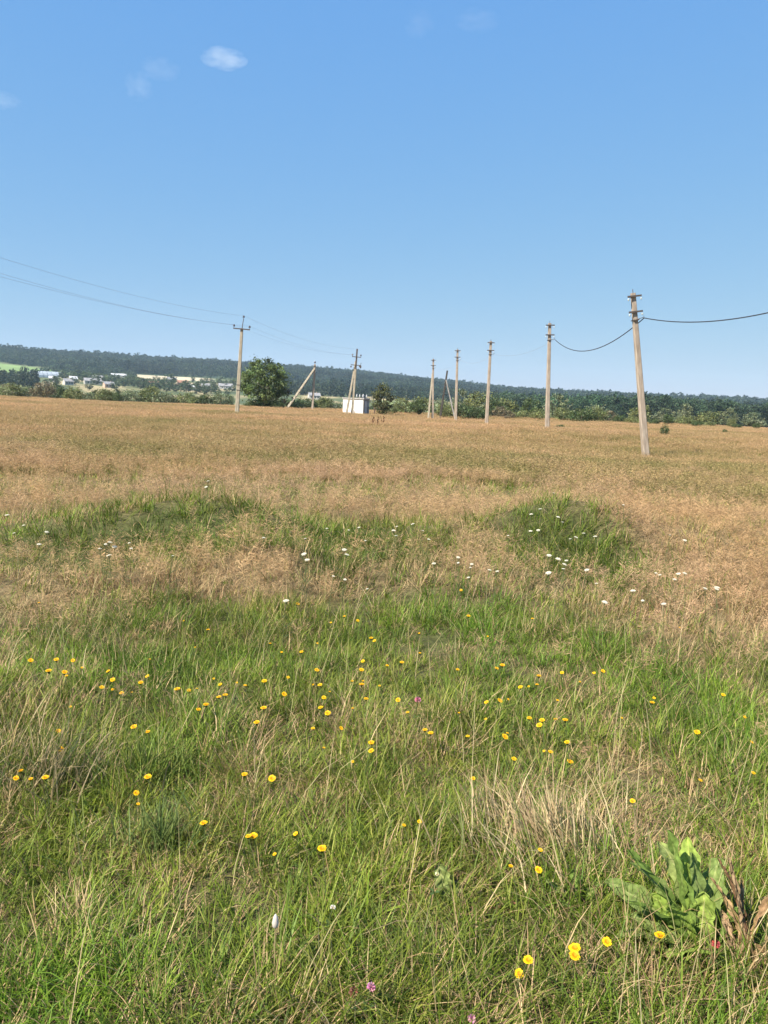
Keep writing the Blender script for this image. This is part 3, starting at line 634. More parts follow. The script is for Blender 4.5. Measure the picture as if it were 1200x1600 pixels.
HS = [(107, 640, 6.5, 6, 2.9, 1.9, M_hw, M_roofg, 'small white walled house with grey roof among village trees', 0.3),
      (82, 700, 4.5, 5, 3.2, 1.6, M_hw, M_roofw, 'little white house below the long grey greenhouse', 0.0), (115, 730, 6, 6, 2.6, 2, M_hw, M_roofw, 'white house with bright sheet roof behind village trees', .2),
      (145, 690, 13, 8, 2.8, 2.2, M_hw, M_roofg, 'long white village house with pale grey roof', .1), (152, 760, 12, 8, 2.8, 2.6, M_hw, M_roofg, 'grey roofed village house above the long white house', -.1),
      (186, 930, 16, 9, 3, 1.8, M_hw, M_roofw, 'white barn on the slope under the dark wood', 0.), (222, 690, 8, 7, 2.8, 2, M_hw, M_roofw, 'white gabled house beside the reddish roofed house', 1.4),
      (236, 680, 12, 8, 2.6, 2.4, M_hw2, M_roofr, 'reddish brown roofed brick house in the village', .1), (298, 640, 6, 6, 2.8, 1.8, M_hw, M_roofw, 'bright white cottage near the pale harvested field', .2),
      (325, 700, 11, 8, 2.6, 2.2, M_hw, M_roofg, 'long pale grey house behind the single pole with wide crossarm', 0.), (352, 720, 12, 8, 2.8, 2.2, M_hw, M_roofg, 'wide grey roofed house beside the single pole with wide crossarm', .1),
      (268, 850, 9, 7, 2.8, 2.0, M_hw, M_roofg, 'pale house high in the village under the harvested field', .2), (170, 620, 7, 6, 2.6, 1.8, M_hw2, M_roofg, 'brown walled house low in the village trees', .3),
      (285, 760, 10, 7, 2.7, 2.1, M_hw2, M_roofr, 'rust roofed house on the upper village street', 0.1), (519, 300, 2.9, 2.6, 1.5, 1.0, M_hw, M_roofw, 'tiny bright white hut with a pitched roof behind the substation', 0.),
      (490, 560, 8, 6, 2.6, 1.8, M_hw, M_roofg, 'pale grey house beyond the braced pole', .2), (812, 1020, 20, 10, 4, 2.0, M_hw, M_roofw, 'long white farm building on the low hillside above the treeline', .05),
      (935, 1060, 14, 8, 4, 2.0, M_hw, M_roofw, 'white building on the far hillside above the treeline', .05), (615, 1000, 14, 9, 4, 2, M_hw, M_roofw, 'white building at the edge of the hill wood', 0.)]
for h_ in HS: house(*h_)
# greenhouse / long sheds
def long_shed(px, D, L, W, h, label, rz, mat):
    p = on_ground(px, D); t = thing('greenhouse', label, 'greenhouse', (p.x, p.y, p.z-.1), -math.atan2(p.x, p.y)+rz); m = MB(); n = 9
    rings = [[(xx, W/2*math.cos(math.pi*i/(n-1)), .05+h*math.sin(math.pi*i/(n-1))) for i in range(n)] for xx in (-L/2, L/2)]
    m.loft(rings); link('cover', m.mesh('cover', mat), t)
    for k in range(6):
        m = MB(); xx = -L/2+L*(k+.5)/6; m.tube([(xx, (W/2+.04)*math.cos(math.pi*i/8), .05+(h+.06)*math.sin(math.pi*i/8)) for i in range(9)], .09, 5); link('hoop', m.mesh('hoop', M_steel), t)
    return t
M_poly = noise_mat('polythene', (.30, .34, .38), (.42, .46, .50), .5, .35, .4)
long_shed(70, 800, 24, 10, 5.5, 'long pale grey greenhouse on the green hillside field', .25, M_poly)
long_shed(82, 830, 20, 9, 5.0, 'second pale greenhouse behind the longer one on the hillside', .25, M_poly)
# white hangar on the ridge
p = on_ground(21, 1900); t = thing('ridge_hangar', 'white domed building on the skyline of the wooded hill', 'building', (p.x, p.y, p.z-1), -math.atan2(p.x, p.y)); m = MB()
m.loft([[(xx, 8*math.cos(math.pi*i/10), 2+17*math.sin(math.pi*i/10)) for i in range(11)] for xx in (-12, -10, 10, 12)]); link('shell', m.mesh('shell', M_roofw), t)
m = MB(); m.box(-12, 12, -7.9, 7.9, 0, 2.02); link('base', m.mesh('base', M_hw), t)

# ------------------------------------------------------------------ utility poles
def axis_frame(B, Tp, yaw):
    z = (Tp-B).normalized(); x = Vector((math.cos(yaw), math.sin(yaw), 0)); x = (x-z*x.dot(z)).normalized(); y = z.cross(x)
    M_ = Matrix((x, y, z)).transposed().to_4x4(); M_.translation = B; return M_
def shaft(parent, h, w0, w1, mat, mtx=None, name='shaft'):
    m = MB(); rings = []
    for k in range(7):
        t = k/6; w = (w0+(w1-w0)*t)/2; d = w*.86; c = w*.22; z = -.35+(h+.35)*t
        pts = [(-w+c,-d),(w-c,-d),(w,-d+c),(w,d-c),(w-c,d),(-w+c,d),(-w,d-c),(-w,-d+c)]
        r = [Vector((a, b, z)) for a, b in pts]; rings.append([mtx @ q for q in r] if mtx else r)
    m.loft(rings); return link(name, m.mesh(name, mat), parent)
def insul(parent, x, y, z, mat, s=1.0, hang=False):
    m = MB(); f = -1 if hang else 1; mt = Matrix.Translation((x, y, z))@Matrix.Scale(s, 4)@(Matrix.Scale(-1, 4, (0, 0, 1)) if hang else Matrix.Identity(4))
    m.lathe([(.012, 0), (.012, .07), (.055, .075), (.075, .10), (.05, .125), (.06, .145), (.045, .175), (.035, .20), (.01, .21)], 10, mt)
    return link('insulator', m.mesh('insulator', mat, True), parent)
def crossarm(parent, z, half, th=.035, y=-.13, ins=M_glass, xs=(-1, 1), s=1.0, hang=False):
    m = MB(); m.box(-half, half, y-th, y+th, z-th, z+th); m.box(-.13, .13, y+th+.002, y+.30, z-.02, z+.02); link('crossarm', m.mesh('crossarm', M_steel), parent)
    for q in xs: insul(parent, q*half*.93, y, z-th if hang else z+th, ins, s, hang)
def pole(key, label, yaw, group=None, mat=M_conc, w=(.30, .19), name='utility_pole'):
    b, tp, D = POLE_PX[key]; B = at_range(*b, D); Bz = Hs(B[0], B[1]); B = Vector((B[0], B[1], Bz))
    Tp = Vector(at_plane_y(*tp, B.y)); M_ = axis_frame(B, Tp, yaw); h = (Tp-B).length
    t = thing(name, label, 'utility pole', group=group); t.matrix_world = M_
    shaft(t, h, *w, mat); return t, M_, h
ATT = {}
def low_voltage(key, label, yaw, extra=None):
    t, M_, h = pole(key, label, yaw, w=(.29, .185))
    crossarm(t, h-.14, .30, hang=True, s=.65); crossarm(t, h-.78, .30, hang=True, s=.65)
    m = MB(); m.tube([(0, 0, h-.02), (0, 0, h+.16)], .014, 6); link('top_pin', m.mesh('top_pin', M_steel), t)
    m = MB(); hz = h-1.05; m.tube([(0, -.12, hz-.05), (.14, -.16, hz-.03), (.30, -.18, hz), (.32, -.18, hz+.06)], .016, 6); link('cable_hook', m.mesh('cable_hook', M_steel), t)
    m = MB(); m.box(-.12, .12, -.15, .15, hz-.09, hz-.05); link('clamp_band', m.mesh('clamp_band', M_steel), t)
    ATT[key] = [M_ @ Vector((.32, -.18, hz-.03))]+[M_ @ Vector((q*.28, -.13, h-.34)) for q in (-1, 1)]
    return t, M_, h
low_voltage('p1', 'tall concrete pole leaning over in the dry grass, heavy cable hooked on', R(8))
low_voltage('p2', 'upright concrete pole next to the leaning one with sagging cable', R(6))
low_voltage('p3', 'concrete pole in the middle of the five pole row', R(4))
low_voltage('p4', 'slim concrete pole next to the dark braced wooden pole', R(2))
t, M_, h = low_voltage('p5', 'twin-legged concrete pole ending the row of five', R(2))
Mi = M_.inverted(); f2 = at_range(669, 655, 95.5); f2 = Vector((f2[0], f2[1], Hs(f2[0], f2[1])))
l0 = Mi @ f2; l1 = Vector((-.05, .22, h-1.7)); mt = axis_frame(l0, l1, 0); shaft(t, (l1-l0).length, .24, .17, M_conc2, mt, 'brace_leg')
# pole outside the frame that holds the cable's other end
p1b = Vector(at_range(1010, 709, 35.3)); p0 = Vector((13.2, 17.5, Hs(13.2, 17.5)))
t0 = thing('utility_pole', 'concrete pole carrying the heavy cable out of the picture', 'utility pole', p0); shaft(t0, 7.4, .29, .185, M_conc)
crossarm(t0, 7.26, .30, hang=True); crossarm(t0, 6.6, .30, hang=True)
m = MB(); m.tube([(0, -.12, 6.3), (.14, -.16, 6.32), (.30, -.18, 6.35)], .016, 6); link('cable_hook', m.mesh('cable_hook', M_steel), t0); ATT['p0'] = [p0+Vector((.30, -.18, 6.33))]

# medium voltage pole at the left
t, M_, h = pole('lp', 'single concrete pole with wide crossarm and top pin, wires running out over the field', R(5), mat=M_conc2, w=(.31, .20))
crossarm(t, h-.06, .62, .04, ins=M_porc, s=1.25, xs=(-1, 1))
m = MB(); m.tube([(0, -.05, h-.3), (.05, -.05, h+.4), (.09, -.05, h+.72)], [.035, .03, .025], 6); link('top_pin', m.mesh('top_pin', M_steel), t); insul(t, .09, -.05, h+.70, M_porc, 1.2)
m = MB(); m.box(-.13, .13, -.14, .14, 1.9, 1.94); m.box(-.13, .13, -.14, .14, 2.3, 2.33); link('band', m.mesh('band', M_steel), t)
ATT['lp'] = [M_ @ Vector((-.58, -.13, h+.2)), M_ @ Vector((.58, -.13, h+.2)), M_ @ Vector((.09, -.05, h+.92))]
# A-frame pole in front of the substation
t, M_, h = pole('ap', 'double legged pole with insulators in front of the white substation', R(3), mat=M_conc2, w=(.27, .19))
Mi = M_.inverted(); f2 = at_range(541, 646, 87.6); f2 = Vector((f2[0], f2[1], Hs(f2[0], f2[1]))); l0 = Mi @ f2; l1 = Vector((-.05, .22, h-.3)); mt = axis_frame(l0, l1, 0); shaft(t, (l1-l0).length, .26, .18, M_conc2, mt, 'brace_leg')
m = MB(); m.box(-.09, .09, -.09, .09, h-1.2, h+1.05); link('steel_extension', m.mesh('steel_extension', M_steel), t)
crossarm(t, h+.15, .50, .04, ins=M_porc, s=1.35); crossarm(t, h-.75, .58, .04, ins=M_porc, s=1.3, hang=True)
m = MB(); m.box(.35, .62, -.25, .0, h-.95, h-.8); m.tube([(.5, -.12, h-.8), (.55, -.12, h-.45)], .03, 6); link('switch', m.mesh('switch', M_steel), t)
ATT['ap'] = [M_ @ Vector((-.46, -.13, h+.4)), M_ @ Vector((.46, -.13, h+.4)), M_ @ Vector((0, 0, h+1.05))]
# pole with a diagonal strut
def strut_pole(b, tp, foot, D, join, m1, m2, label, w, arm=True, sw=.95):
    B = at_range(*b, D); B = Vector((B[0], B[1], Hs(B[0], B[1]))); Tp = Vector(at_plane_y(*tp, B.y)); M_ = axis_frame(B, Tp, 0); h = (Tp-B).length
    t = thing('braced_pole', label, 'utility pole'); t.matrix_world = M_; shaft(t, h, *w, m1)
    f = at_range(*foot, D*.985); f = Vector((f[0], f[1], Hs(f[0], f[1]))); l0 = M_.inverted() @ f; l1 = Vector((0, -.2, h*join)); mt = axis_frame(l0, l1, 0); shaft(t, (l1-l0).length, w[0]*sw, w[1]*sw, m2, mt, 'strut')
    if arm: insul(t, 0, 0, h, M_porc, 2.0); m = MB(); m.box(-.25, .25, -.2, -.12, h-.3, h-.22); link('crossarm', m.mesh('crossarm', M_steel), t)
    ATT[label] = [M_ @ Vector((0, 0, h+.3))]; return t
strut_pole((488, 641), (492, 569), (448, 640), 112, .90, M_conc, M_conc2, 'concrete pole propped by a long diagonal strut beside the round tree', (.34, .24))
strut_pole((688, 648), (699, 579), (711, 652), 108, .80, M_wood, M_side, 'dark leaning wooden pole braced by a grey strut', (.30, .22), False, .62)

# ------------------------------------------------------------------ wires
def wire(a, b, sag, rad_, mat, name, label, group=None, n=28):
    a = Vector(a); b = Vector(b); pts = []
    for k in range(n+1):
        t = k/n; p = a.lerp(b, t); p.z -= sag*4*t*(1-t); pts.append(p-a)
    m = MB(); m.tube(pts, rad_, 5); o = link(name, m.mesh(name, mat, True), loc=a); tag(o, label, 'cable' if 'cable' in name else 'wire', group); return o
wire(ATT['p0'][0], ATT['p1'][0], .95, .020, M_cable, 'overhead_cable', 'heavy dark cable sagging from the leaning pole out of the picture')
wire(ATT['p1'][0], ATT['p2'][0], 1.05, .022, M_cable, 'overhead_cable', 'heavy dark cable sagging between the leaning pole and its neighbour')
for a, b in (('p2', 'p3'), ('p3', 'p4'), ('p4', 'p5')):
    wire(ATT[a][0], ATT[b][0], .5, .006, M_wire, 'overhead_cable', 'thin pale cable between the farther row poles', 'thin cables between the farther row poles')
LA = ATT['lp']; left = [(-30, 418, 38), (-30, 424, 36.5), (-30, 393, 37)]
for k, (px, py, D) in enumerate(left):
    e = Vector(at_range(px, py, D)); d = e-LA[k]; e2 = e
    wire(LA[k], e2, .35, .0052, M_wire, 'power_line_wire', ('thin wire at one end of the crossarm leaving the single pole away from the substation', 'thin wire at one end of the crossarm leaving the single pole away from the substation', 'topmost thin wire leaving the pin of the single pole')[k],
         None if k == 2 else 'crossarm wires running out over the field')
for k in range(3):
    wire(LA[k], ATT['ap'][k], .55, .0045, M_wire, 'power_line_wire', 'thin wire from the single pole to the double legged pole', 'wires between the single pole and the double legged pole')

# ------------------------------------------------------------------ substation
B = at_range(556, 646, 95); bz = Hs(B[0], B[1])
t = thing('substation', 'small white transformer substation with flat roof behind the double legged pole', 'building', (B[0], B[1], bz-.05), R(-16))
W2, D2, hh = 1.28, 1.2, 2.05
m = MB(); m.box(-W2, W2, -D2, D2, .22, hh); link('wall', m.mesh('wall', M_white), t)
m = MB(); m.box(-W2-.05, W2+.05, -D2-.05, D2+.05, -.2, .218); link('plinth', m.mesh('plinth', M_slab), t)
m = MB(); m.box(-W2-.10, W2+.10, -D2-.10, D2+.10, hh+.002, hh+.13); rf = link('roof', m.mesh('roof', M_slab), t)
for k, (xx, yy) in enumerate(((.25, -.6), (.62, -.6), (1.0, -.6), (.8, .3), (1.1, .6))):
    m = MB(); m.lathe([(.05, 0), (.05, .12), (.10, .14), (.06, .2), (.10, .24), (.06, .3), (.09, .34), (.03, .40), (.02, .48)], 8, Matrix.Translation((xx, yy, hh+.131))); link('bushing', m.mesh('bushing', M_roofw, True), rf)
m = MB(); m.box(W2+.001, W2+.02, -D2+.002, D2-.002, .225, hh-.003); link('side_shade_panel', m.mesh('side_shade_panel', M_side), t)  # thin panel over the white wall, the side's shade painted in as grey
m = MB(); m.box(W2+.021, W2+.06, -.75, .15, .25, 1.85); d_ = link('door', m.mesh('door', M_greyw), t); m = MB(); m.box(W2+.06, W2+.09, -.05, .05, 1.0, 1.06); link('handle', m.mesh('handle', M_steel), d_)
m = MB(); m.box(W2+.021, W2+.05, .35, .95, 1.2, 1.7); link('vent', m.mesh('vent', M_door), t)
m = MB(); m.box(-.25, .30, -D2-.03, -D2-.001, .35, .70); link('vent', m.mesh('vent', M_greyw), t)

# ------------------------------------------------------------------ dark dock stalks in the field
def stalk(px, py, h, lean, label):
    p = ground_at(px, py); z = Hs(p[0], p[1]); t = thing('seed_stalk', label, 'weed', (p[0], p[1], z), random.uniform(0, 6))
    m = MB(); tip = Vector((lean*h, 0, h)); m.tube([(0, 0, -.05), tip*.5, tip], [.018, .014, .006], 5, (.12, .06, .035)); link('stem', m.mesh('stem', M_brown), t)
    link('seed_head', crown_mesh('seed_head', M_brown, px, .055, h*.28, h*.68, 12, 9, .04, (.09, .045, .028), .25, .5), t)
for q in ((583, 668, .75, -.25), (590, 670, .8, .05), (599, 668, .75, .3)): stalk(*q, 'dark brown dock seed stalk standing in the dry field before the substation')
for o in [o for o in C.objects if o.name.startswith('seed_stalk')]: o['group'] = 'dark seed stalks before the substation'

# ------------------------------------------------------------------ dock plant in the foreground
def leaf_mesh(name, L, W, bend, fold, wav, col, vein, seed, mat, curl=0.0, holes=False):
    r = random.Random(seed); nu, nv = 26, 14; V = []; Cc = []; F = []
    ph = r.uniform(0, 6)
    for i in range(nu+1):
        t = i/nu; wd = W*.5*(math.sin(math.pi*min(1, max(0, t-.1)/.9*.96+.02))**.45)*(1.1-.2*t)*(1+.12*math.sin(t*15+ph)+.07*math.sin(t*37+ph)) if t > .12 else W*.045*(1+t)
        if i == nu: wd = W*.02
        a = bend*t; xx = L*(math.sin(a)/bend if abs(bend) > 1e-3 else t); zz = -L*((1-math.cos(a))/bend if abs(bend) > 1e-3 else 0)
        for j in range(-nv//2, nv//2+1):
            s = j/(nv/2); s = s*(1+r.uniform(-.10, .06)) if abs(j) == nv//2 else s; z = zz+abs(s)**1.3*wd*fold+wav*wd*math.sin(t*13+s*1.5+ph)*s*s+curl*wd*s*s*s + .006*math.sin(t*30+abs(s)*5)*(abs(s) > .1)
            V.append((xx+.25*abs(s)*wd*.4, s*wd, z)); k = 1.1 if j == 0 else (1.0+.12*math.sin(t*46-abs(s)*9)+r.uniform(-.08, .08))
            base = vein if j == 0 else col; Cc.append([base[q]*k for q in range(3)])
    n = nv+1
    for i in range(nu):
        for j in range(nv):
            if i > 5 and abs(j-nv/2+.5) > 1.5 and r.random() < (.07 if holes else .014): continue
            F.append((i*n+j, i*n+j+1, (i+1)*n+j+1, (i+1)*n+j))
    return mesh_np(name, np.array(V), np.array(F), np.array(Cc), mat, True)
GREEN = [(.15, .225, .05), (.22, .31, .06), (.19, .255, .075), (.24, .29, .09), (.27, .36, .075)]
def dock(px, py, leaves, label, name='dock_plant', mat=M_dock, cols=GREEN, seed=0, holes=False, wilt=0.0):
    p = ground_at(px, py); z = Hs(p[0], p[1]); t = thing(name, label, 'plant', (p[0], p[1], z))
    for k, (az, el, L, W, bend, roll, ci) in enumerate(leaves):
        c = cols[ci % len(cols)]; me = leaf_mesh('leaf', L*.92, W*.76, bend, .12, .30+wilt, c, (c[0]*1.4+.02, c[1]*1.2+.02, c[2]*1.4+.015), seed+k, mat, wilt, holes)
        o = link('leaf', me, t); o.rotation_euler = (Matrix.Rotation(R(az), 3, 'Z') @ Matrix.Rotation(-R(el), 3, 'Y') @ Matrix.Rotation(R(roll), 3, 'X')).to_euler()
        o.location = (.012*math.cos(R(az)), .012*math.sin(R(az)), .0)
    return t
# azimuth (0 = right, 90 = away, -90 = towards the camera), elevation, length, width, bend, roll
dock(1098, 1500, [(108, 74, .30, .105, .2, 15, 1), (95, 84, .22, .10, .05, -25, 4), (136, 60, .40, .10, .5, 30, 0), (150, 46, .38, .13, .9, -15, 2), (168, 38, .30, .13, 1.0, 20, 3),
                  (185, 30, .22, .10, .6, 10, 0), (72, 60, .36, .12, .8, -25, 2), (90, 64, .42, .12, 1.1, 15, 3), (215, 24, .16, .08, .7, 0, 2), (126, 70, .42, .07, .1, 75, 0), (45, 50, .26, .10, .9, -30, 0), (-105, 60, .15, .075, .5, 0, 4), (155, 62, .24, .11, .9, -30, 1), (122, 40, .22, .10, .9, 20, 1), (60, 38, .24, .10, .8, 10, 0),
                  (160, 55, .33, .10, .8, 40, 0), (142, 34, .26, .11, .9, -10, 3), (176, 48, .26, .10, 1.0, -30, 2), (100, 50, .30, .11, 1.0, -20, 1), (115, 58, .36, .11, .9, 30, 2),
                  (-60, 42, .14, .07, .9, 20, 0), (-150, 35, .15, .075, .8, -20, 1), (200, 50, .20, .09, 1.0, 25, 4), (10, 40, .17, .08, .9, -15, 3), (170, 70, .26, .09, .6, 50, 1), (105, 66, .38, .10, .5, -45, 4), (85, 76, .33, .09, .3, 40, 2)],
     'big broad-leaved dock plant with upright bright green leaves in the foreground', seed=40)
dock(905, 1425, [(95, 70, .13, .06, .4, 20, 0), (150, 45, .14, .06, .5, 10, 3), (40, 50, .13, .055, .5, -15, 2), (110, 85, .12, .04, .2, 60, 0), (200, 40, .10, .05, .4, 0, 2)], 'small dock seedling of few leaves beside the dry tussock', seed=70)
dock(700, 1425, [(105, 62, .15, .085, .5, 10, 3), (60, 30, .10, .05, .4, 0, 2), (170, 25, .09, .045, .4, 0, 3)], 'single pale green broad leaf plant lying in the grass', seed=80)
BR = [(.22, .14, .07), (.30, .20, .10), (.15, .085, .045), (.26, .18, .10)]
dock(1165, 1525, [(80, 75, .30, .042, .9, 50, 1), (120, 68, .24, .035, 1.2, -30, 3), (60, 80, .36, .034, .8, 70, 2), (95, 82, .36, .024, .4, 20, 3), (75, 70, .33, .028, 1.0, -60, 0), (50, 62, .26, .03, 1.3, 30, 2), (110, 78, .30, .022, .9, -50, 1), (-60, 35, .13, .055, .9, 10, 0), (-120, 30, .12, .05, .9, -10, 2), (100, 55, .16, .06, 1.0, 20, 3), (20, 50, .18, .06, .8, 0, 0)],
     'withered brown dock plant with curled leaves beside the green one', mat=M_brown, cols=BR, seed=90, holes=True, wilt=.45)
dock(810, 1432, [(160, 12, .10, .04, .6, 0, 2), (100, 20, .09, .035, .8, 10, 2)], 'little dark red-brown dead leaf plant beside the seedling', name='dead_leaf_plant', mat=M_brown, cols=[(.14, .06, .04), (.17, .08, .05), (.16, .07, .045)], seed=97, wilt=.5)

# ------------------------------------------------------------------ flowers
def yellow_head(seed, d=.03):
    r = random.Random(seed); m = MB()
    for lay, (n, rr, up) in enumerate(((17, 1.0, .16), (14, .78, .34), (10, .5, .55))):
        for k in range(n):
            a = 2*math.pi*(k+r.uniform(-.25, .25))/n; L = d/2*rr*r.uniform(.88, 1.08); wv = d*.085; ca, sa = math.cos(a), math.sin(a); z1 = L*up
            m.add([(-sa*wv*.4, ca*wv*.4, 0), (sa*wv*.4, -ca*wv*.4, 0), (ca*L+sa*wv, sa*L-ca*wv, z1), (ca*L-sa*wv, sa*L+ca*wv, z1)], [(0, 1, 2, 3)], ((.86, .56, .012), (.84, .50, .010), (.66, .28, .006))[lay])
    return m.mesh('flower_head', M_petal)
def calyx():
    m = MB(); m.lathe([(.0022, -.016), (.006, -.010), (.0065, -.001), (.003, .0)], 8, None, (.07, .10, .03)); return m.mesh('calyx', M_petal, True)
YH = [yellow_head(i, .03) for i in range(4)]; CAL = calyx()
def stem_to(h, lx, ly, rad_=.0014, col=(.11, .14, .05)):
    m = MB(); tip = Vector((lx, ly, h)); m.tube([(0, 0, -.02), (lx*.25, ly*.25, h*.5), tip], [rad_*1.3, rad_, rad_], 5, col); return m.mesh('stem', M_petal), tip
STEMS = [stem_to(h, lx, ly) for h, lx, ly in ((.12, .02, .0), (.15, -.03, .02), (.19, .03, -.02), (.14, -.01, -.03), (.10, .015, .02), (.21, -.02, .01))]
def yellow(px, py, label, group, size=1.0, tall=None):
    k = random.randrange(6); me, tip = STEMS[k]
    p = ground_at(px, py, tip.z); x, y = p[0]-tip.x, p[1]-tip.y
    t = thing('yellow_flower', label, 'flower', (x, y, Hs(x, y)), 0, group)
    link('stem', me, t); hd = link('flower_head', random.choice(YH), t, tip); hd.scale = (size*(random.choice((.45, .62, .75, .85, .95, 1.0)) if size < 1.1 else random.uniform(.78, .95))*random.uniform(.92, 1.08),)*3
    tilt = random.uniform(.0, .6); az = random.uniform(-2.6, -.6)     # faces turn towards the sun side
    hd.rotation_euler = (Matrix.Rotation(az, 3, 'Z') @ Matrix.Rotation(tilt, 3, 'Y')).to_euler()
    link('calyx', CAL, hd)
Y_MID = [(48,1032),(88,1032),(114,1033),(128,1043),(76,1047),(101,1052),(104,1058),(169,1051),(176,1062),(159,1075),(176,1078),(190,1083),(205,1085),(110,1108),(91,1143),(95,1172),(32,1206),(25,1217),(48,1217),(71,1217),(209,1137),(231,1145),(220,1068),(234,1031),(230,1058),(277,1078),(295,1080),(308,1078),(322,1101),(310,1110),(305,1012),(334,1062),(344,1070),(370,1068),(383,1072),(413,1065),(450,1060),(444,1085),(412,1108),(401,1129),(342,1090),(352,1088),(440,1020),(422,1006),(471,1019),(496,1006),(500,1070),(489,1071),(495,1047),(515,1082),(506,1091),(501,1107),(512,1116),(550,1065),(567,1034),(567,1064),(565,1071),(565,1047),(572,1092),(551,1107),(533,1138),(489,1139),(506,1170),(551,1192),(580,1163),(580,1175),(231,1217),(213,1240),(216,1260),(382,1213),(425,1220),(593,1072),(585,1002),
         (605,1041),(628,1035),(656,1022),(622,1094),(637,1113),(664,1141),(673,1145),(715,1046),(717,1116),(760,1099),(781,1096),(794,1094),(731,1150),(789,1152),(793,1146),(739,1219),(759,1125),(776,1045),(785,1040),(826,1073),(813,1074),(839,1070),(842,1057),(871,1095),(878,1052),(827,1124),(847,1126),(868,1126),(883,1128),(843,1133),(886,1161),(850,1174),(860,1177),(891,1192),(803,1187),(906,1066),(928,1053),(942,1050),(971,1123),(1022,1091),(1019,1099),(1089,1146),(1130,1087),(1164,1120),(1174,1161),(1177,1210),(1094,1222),(988,1255)]
Y_FAR = [(61,942),(538,964),(465,944),(580,997),(325,985),(287,970),(517,973),(832,967),(1062,981),(762,994),(655,990),(720,923),(732,964),(559,970)]
Y_NEAR = [(318,1290),(631,1293),(655,1288),(396,1310),(388,1308),(462,1305),(429,1336),(503,1327)]
Y_TUS = [(798,1355),(844,1333),(841,1364),(990,1340)]
Y_DOCK = [(825,1504),(811,1525),(898,1483),(897,1497),(948,1472),(1031,1465)]
for q in Y_MID:
    x_, y_ = q
    if (x_-653)**2+(y_-1095)**2 < 75**2: w_ = 'close to the dusty pink clover'
    elif x_ < 135: w_ = 'beside the tall mixed tussock'
    elif x_ < 300: w_ = 'around the tall dark green tussock'
    elif x_ > 1000 or (x_ > 900 and y_ > 1100): w_ = 'in the bright green grass beyond the dock plant'
    elif y_ < 1050: w_ = 'in green grass just before the tan feathery band'
    elif 790 < x_: w_ = 'in the flowery grass beyond the tan dry tussock'
    else: w_ = 'in open flowery grass between tussocks and clover'
    yellow(*q, 'yellow hawkbit flower '+w_, 'yellow flowers '+w_, 1.0)
for q in Y_FAR: yellow(*q, 'yellow hawkbit flower at the edge of the tan feathery grass', 'yellow flowers at the edge of the feathery grass', 1.05)
for q in Y_NEAR: yellow(*q, 'yellow hawkbit flower standing alone in the short near grass', 'lone yellow flowers in the short near grass')
for q in Y_TUS: yellow(*q, 'yellow hawkbit flower beside the tan dry tussock', 'yellow flowers beside the dry tussock', .85)
for q in Y_DOCK: yellow(*q, 'yellow hawkbit flower in front of the big dock plant', 'yellow flowers before the dock plant', 1.15)

def yarrow_head(seed):
    r = random.Random(seed); m = MB(); n = 46
    for k in range(n):
        rr = .042*math.sqrt((k+.5)/n)*r.uniform(.9, 1.1); a = k*2.399; x, y = rr*math.cos(a), rr*math.sin(a); z = .010-.010*(rr/.04)**2+r.uniform(-.003, .003); s = .0068*r.uniform(.8, 1.2)
        vs = [(x+s*math.cos(b), y+s*math.sin(b), z) for b in [i*math.pi/3 for i in range(6)]]+[(x, y, z+.004)]
        m.add(vs, [(i, (i+1) % 6, 6) for i in range(6)], (.70, .67, .55))
        if k % 3 == 0: m.tube([(x, y, z), (x*.2, y*.2, -.05)], .0008, 3, (.10, .13, .05))
    return m.mesh('flower_cluster', M_petal)
def feather_leaf():
    m = MB()
    for k in range(9):
        t = .1+k*.1; m.add([(t*.1, 0, t*.05), (t*.1+.006, .014*(1.1-t), t*.05+.004), (t*.1+.012, 0, t*.05+.002), (t*.1+.006, -.014*(1.1-t), t*.05+.004)], [(0, 1, 2), (0, 2, 3)], (.075, .105, .035))
    return m.mesh('leaf', M_petal)
WH = [yarrow_head(i) for i in range(3)]; FL = feather_leaf(); WST = [stem_to(h, lx, ly, .0022, (.13, .15, .06)) for h, lx, ly in ((.40, .03, .02), (.46, -.03, 0), (.36, .02, -.03))]
def yarrow(px, py, label, group):
    k = random.randrange(3); me, tip = WST[k]; p = ground_at(px, py, tip.z); x, y = p[0]-tip.x, p[1]-tip.y
    t = thing('white_yarrow', label, 'flower', (x, y, Hs(x, y)), 0, group); link('stem', me, t); hd = link('flower_cluster', random.choice(WH), t, tip); hd.scale = (random.uniform(.24, .52),)*3
    hd.rotation_euler = (random.uniform(-.1, .35), random.uniform(-.3, .3), 0)
    for q in range(3):
        l = link('leaf', FL, t, (tip.x*.3, tip.y*.3, tip.z*(.25+.2*q))); l.rotation_euler = (0, 0, random.uniform(0, 6.28))
W_L = [(325,754),(322,761),(11,806),(22,834),(37,821),(73,832),(165,851),(172,848),(179,856),(156,858),(205,858),(170,869),(202,849),(61,851),(270,869),(412,843)]
W_C = [(511,826),(545,830),(561,825),(571,845),(475,866),(480,876),(538,860),(542,867),(477,844),(521,901),(539,907),(574,921),(447,939),(620,823),(615,829),(619,837),(645,819),(670,843),(660,829)]
W_B = [(716,871),(716,879),(737,882),(735,887),(678,881),(765,891),(777,893),(732,902)]
W_R = [(865,771),(830,803),(844,796),(872,809),(879,816),(829,830),(841,829),(794,837),(912,833),(900,840),(891,843),(930,839),(858,869),(885,876),(872,874),(882,882),(880,889),(857,896),(917,891),(932,912),(974,789)]
W_F = [(1025,896),(1031,899),(1054,905),(1070,896),(1060,897),(1102,920),(1120,919),(1120,922),(989,924),(1004,940),(1037,944),(1070,845),(1047,838),(945,941)]
